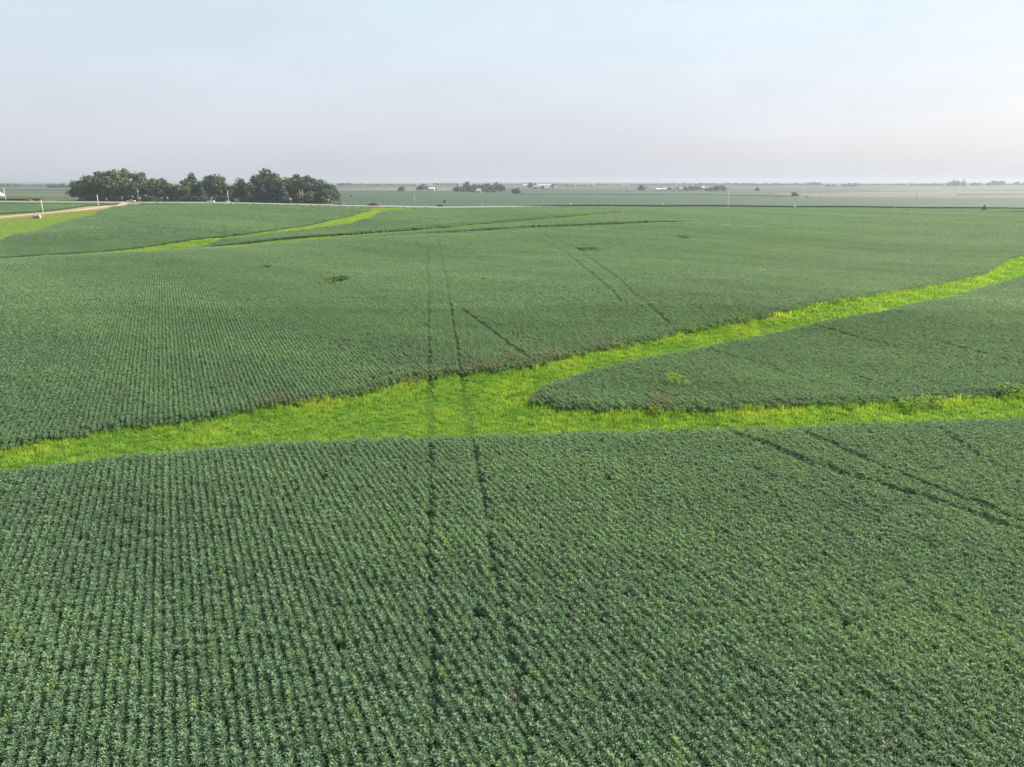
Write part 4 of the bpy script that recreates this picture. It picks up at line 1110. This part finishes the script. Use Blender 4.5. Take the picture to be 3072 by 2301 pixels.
car(85, 601, 'red', 'red car driving on the highway at the far left', 'sedan', 1, 500)
car(393, 605, 'silver', 'silver pickup on the highway where the gravel road joins', 'pickup', 1, 489, 'pickup_truck', 'pickup truck')
car(633, 606, 'white', 'white car on the highway before the dark trees', 'sedan', 1, 485)
car(1021, 612, 'grey', 'grey car with a bright nose just right of the tree row', 'sedan', 1, 478)
car(1113, 616, 'dark', 'dark car close behind the red car on the highway', 'sedan', -1, 477)
car(1128, 616, 'maroon', 'dull red sport utility car right of the dark one on the highway', 'suv', 1, 475, 'sport_utility_car')
car(1321, 619, 'dark', 'dark blue car before the dark sign on the highway', 'sedan', 1, 476)
p = at_depth(683, 605, 506); t = car(683, 605, 'silver', 'small pale vehicle parked at the foot of the short pole', 'suv', 1, 506, 'parked_car'); t.location.z = ground(p[0], 506); t.rotation_euler[2] = math.pi / 2

# hay bales beside the gravel road
pb = proj(113, 655)
for k, (dx, lb) in enumerate(((-1.0, 'left of the two tan round hay bales beside the gravel road'), (0.75, 'right of the two tan hay bales, next to the pale pole'))):
    x, y = pb[0] + dx, pb[1]; z = ground(x, y)
    t = empty('hay_bale', (x, y, z)); tag(t, lb, 'hay bale', 'hay bales by the gravel road')
    MB().tube([(-.82,0,.82),(-.76,0,.82),(.76,0,.82),(.82,0,.82)], [.70,.84,.84,.70], 20).build('bale', M['hay'], t, True)
    for q in (-.35, .05, .45): MB().tube([(q-.02,0,.82),(q+.02,0,.82)], [.848,.848], 20, False).build('twine', M['gravel'], t)

# ------------------------------------------------------------------ weeds that stand out
def weed_data(seed, n=260):
    r = np.random.default_rng(seed); V, F, A_ = [], [], []
    for i in range(n):
        z = r.beta(2, 1.6); R = 0.5 * (0.45 + 0.75 * math.sin(min(z, .95) * 2.6)) * math.sqrt(r.random()); a = r.uniform(0, 6.28)
        c = np.array([R * math.cos(a), R * math.sin(a), z * .95]); az = a + r.normal(0, .7); el = r.normal(.3, .4)
        d = np.array([math.cos(az) * math.cos(el), math.sin(az) * math.cos(el), math.sin(el)]); s = np.cross(d, [0, 0, 1.]); s /= np.linalg.norm(s) + 1e-9
        l = r.uniform(.09, .17); k = len(V); V += [c, c + d * l * .5 + s * l * .28, c + d * l, c + d * l * .5 - s * l * .28]; F += [(k, k + 1, k + 2), (k, k + 2, k + 3)]; g = r.random(); A_ += [g, g]
    return np.array(V), np.array(F), np.array(A_)
WD = [weed_data(60 + k) for k in range(4)]
WM = {(k, m): mesh_np('leaves', WD[k][0], WD[k][1], M[m], {'rnd': WD[k][2]}) for k in range(4) for m in ('weed', 'weed_yellow')}
b = MB()
for k in range(5):
    a = k * 1.3; b.tube([(0,0,0),(.08*math.cos(a),.08*math.sin(a),.45),(.2*math.cos(a),.2*math.sin(a),.85)], [.014,.01,.005], 5)
STEM = bpy.data.meshes.new('stem'); STEM.from_pydata(b.v, [], b.f); STEM.materials.append(M['weed'])
def weed(u, v, w_px, h_px, label, mat='weed', off=0.0, group=None, var=0):
    p = proj(u, v, off); s = p[1] / F_PX
    t = empty('weed_plant', (p[0], p[1], p[2]), u * .7); tag(t, label, 'weed', group)
    H = h_px * s * 1.05 + off
    for nm, me in (('leaves', WM[(var % 4, mat)]), ('stem', STEM)):
        o = link(nm, me, t); o.scale = (w_px * s, w_px * s, H)
weed(2022, 1150, 44, 36, 'bright yellow-green weed clump rising out of the soybean tongue', 'weed_yellow', .7, var=0)
weed(2062, 1158, 26, 22, 'small yellow-green weed just right of the bright weed clump in the soybean tongue', 'weed_yellow', .7, var=1)
weed(2188, 922, 12, 26, 'single thin yellow weed sticking up in the field above the upper waterway branch', 'weed_yellow', .7, var=2)
weed(1582, 1188, 34, 44, 'pale yellow-green weed at the rounded tip of the soybean tongue', 'weed_yellow', 0, var=3)
weed(1604, 1222, 30, 26, 'green weed just below the dark tip of the soybean tongue', 'weed', 0, var=1)
weed(985, 856, 30, 16, 'larger bright weed in the open hole of the left slope', 'weed_yellow', .45, var=2)
weed(1017, 858, 24, 12, 'smaller bright weed in the right part of the open hole on the left slope', 'weed_yellow', .45, var=0)
weed(797, 809, 20, 8, 'bright weed in the small hole upper left of the larger hole', 'weed_yellow', .5, var=1)
weed(2735, 1232, 70, 42, 'big rounded green weed bush in the right waterway', 'weed', 0, var=0)
weed(2795, 1226, 66, 44, 'taller green weed bush right of the big rounded one in the waterway', 'weed', 0, var=1)
weed(2550, 1232, 40, 28, 'broad-leaved weed at the soybean edge left of the big weed bush', 'weed', 0, var=2)
weed(3030, 1192, 80, 42, 'wide weed bush at the right edge above the lower waterway', 'weed', 0, var=3)
grp = 'weeds along the lower edge of the soybean tongue'
for k, (u, v, w, h) in enumerate([(1690,1234,26,22),(1810,1250,34,26),(1875,1240,26,24),(1965,1250,38,32),(2040,1255,34,34),(2090,1248,26,20),(2150,1240,26,22),(2222,1240,34,28),(2268,1238,38,30),(2345,1232,34,26),(2465,1226,30,30),(2880,1208,36,24),(2950,1204,32,20)]):
    weed(u, v, w, h, ordinal(k, 13, 'leafy weed', 'leaning out at the lower edge of the soybean tongue'), 'weed' if k % 3 else 'weed_yellow', 0, grp, k)
grp = 'weeds along the upper bank of the waterway'
for k, (u, v, w, h) in enumerate([(235,1322,30,24),(268,1340,24,30),(350,1304,30,22),(420,1296,34,30),(1090,1190,34,24),(1130,1186,30,22),(1620,1100,30,22),(1700,1084,34,30),(1850,1052,36,26),(1870,1052,28,20),(2075,1004,34,26),(2095,1000,34,26),(2230,975,40,24),(2250,970,30,22),(2510,915,40,20),(2560,908,36,20),(2660,888,36,18),(2720,876,34,16)]):
    weed(u, v, w, h, ordinal(k, 18, 'leafy weed', 'on the upper bank of the waterway'), 'weed' if k % 2 else 'weed_yellow', 0, grp, k)

# ------------------------------------------------------------------ haze
hz = MB().box(-11600, 11600, -210, 12250, -16, 46)
m, nt, N, L = mat_base('haze')
out = N('ShaderNodeOutputMaterial'); pv = N('ShaderNodeVolumePrincipled')
pv.inputs['Color'].default_value = (*HAZE_COLOR, 1); pv.inputs['Density'].default_value = HAZE_DENSITY
pv.inputs['Density Attribute'].default_value = ''; pv.inputs['Anisotropy'].default_value = 0.2
L(pv.outputs[0], out.inputs['Volume'])
try: m.cycles.homogeneous_volume = True
except Exception: pass
ho = hz.build('haze', m); tag(ho, kind='stuff', label='thin pale summer haze lying over the farmland', cat='haze')
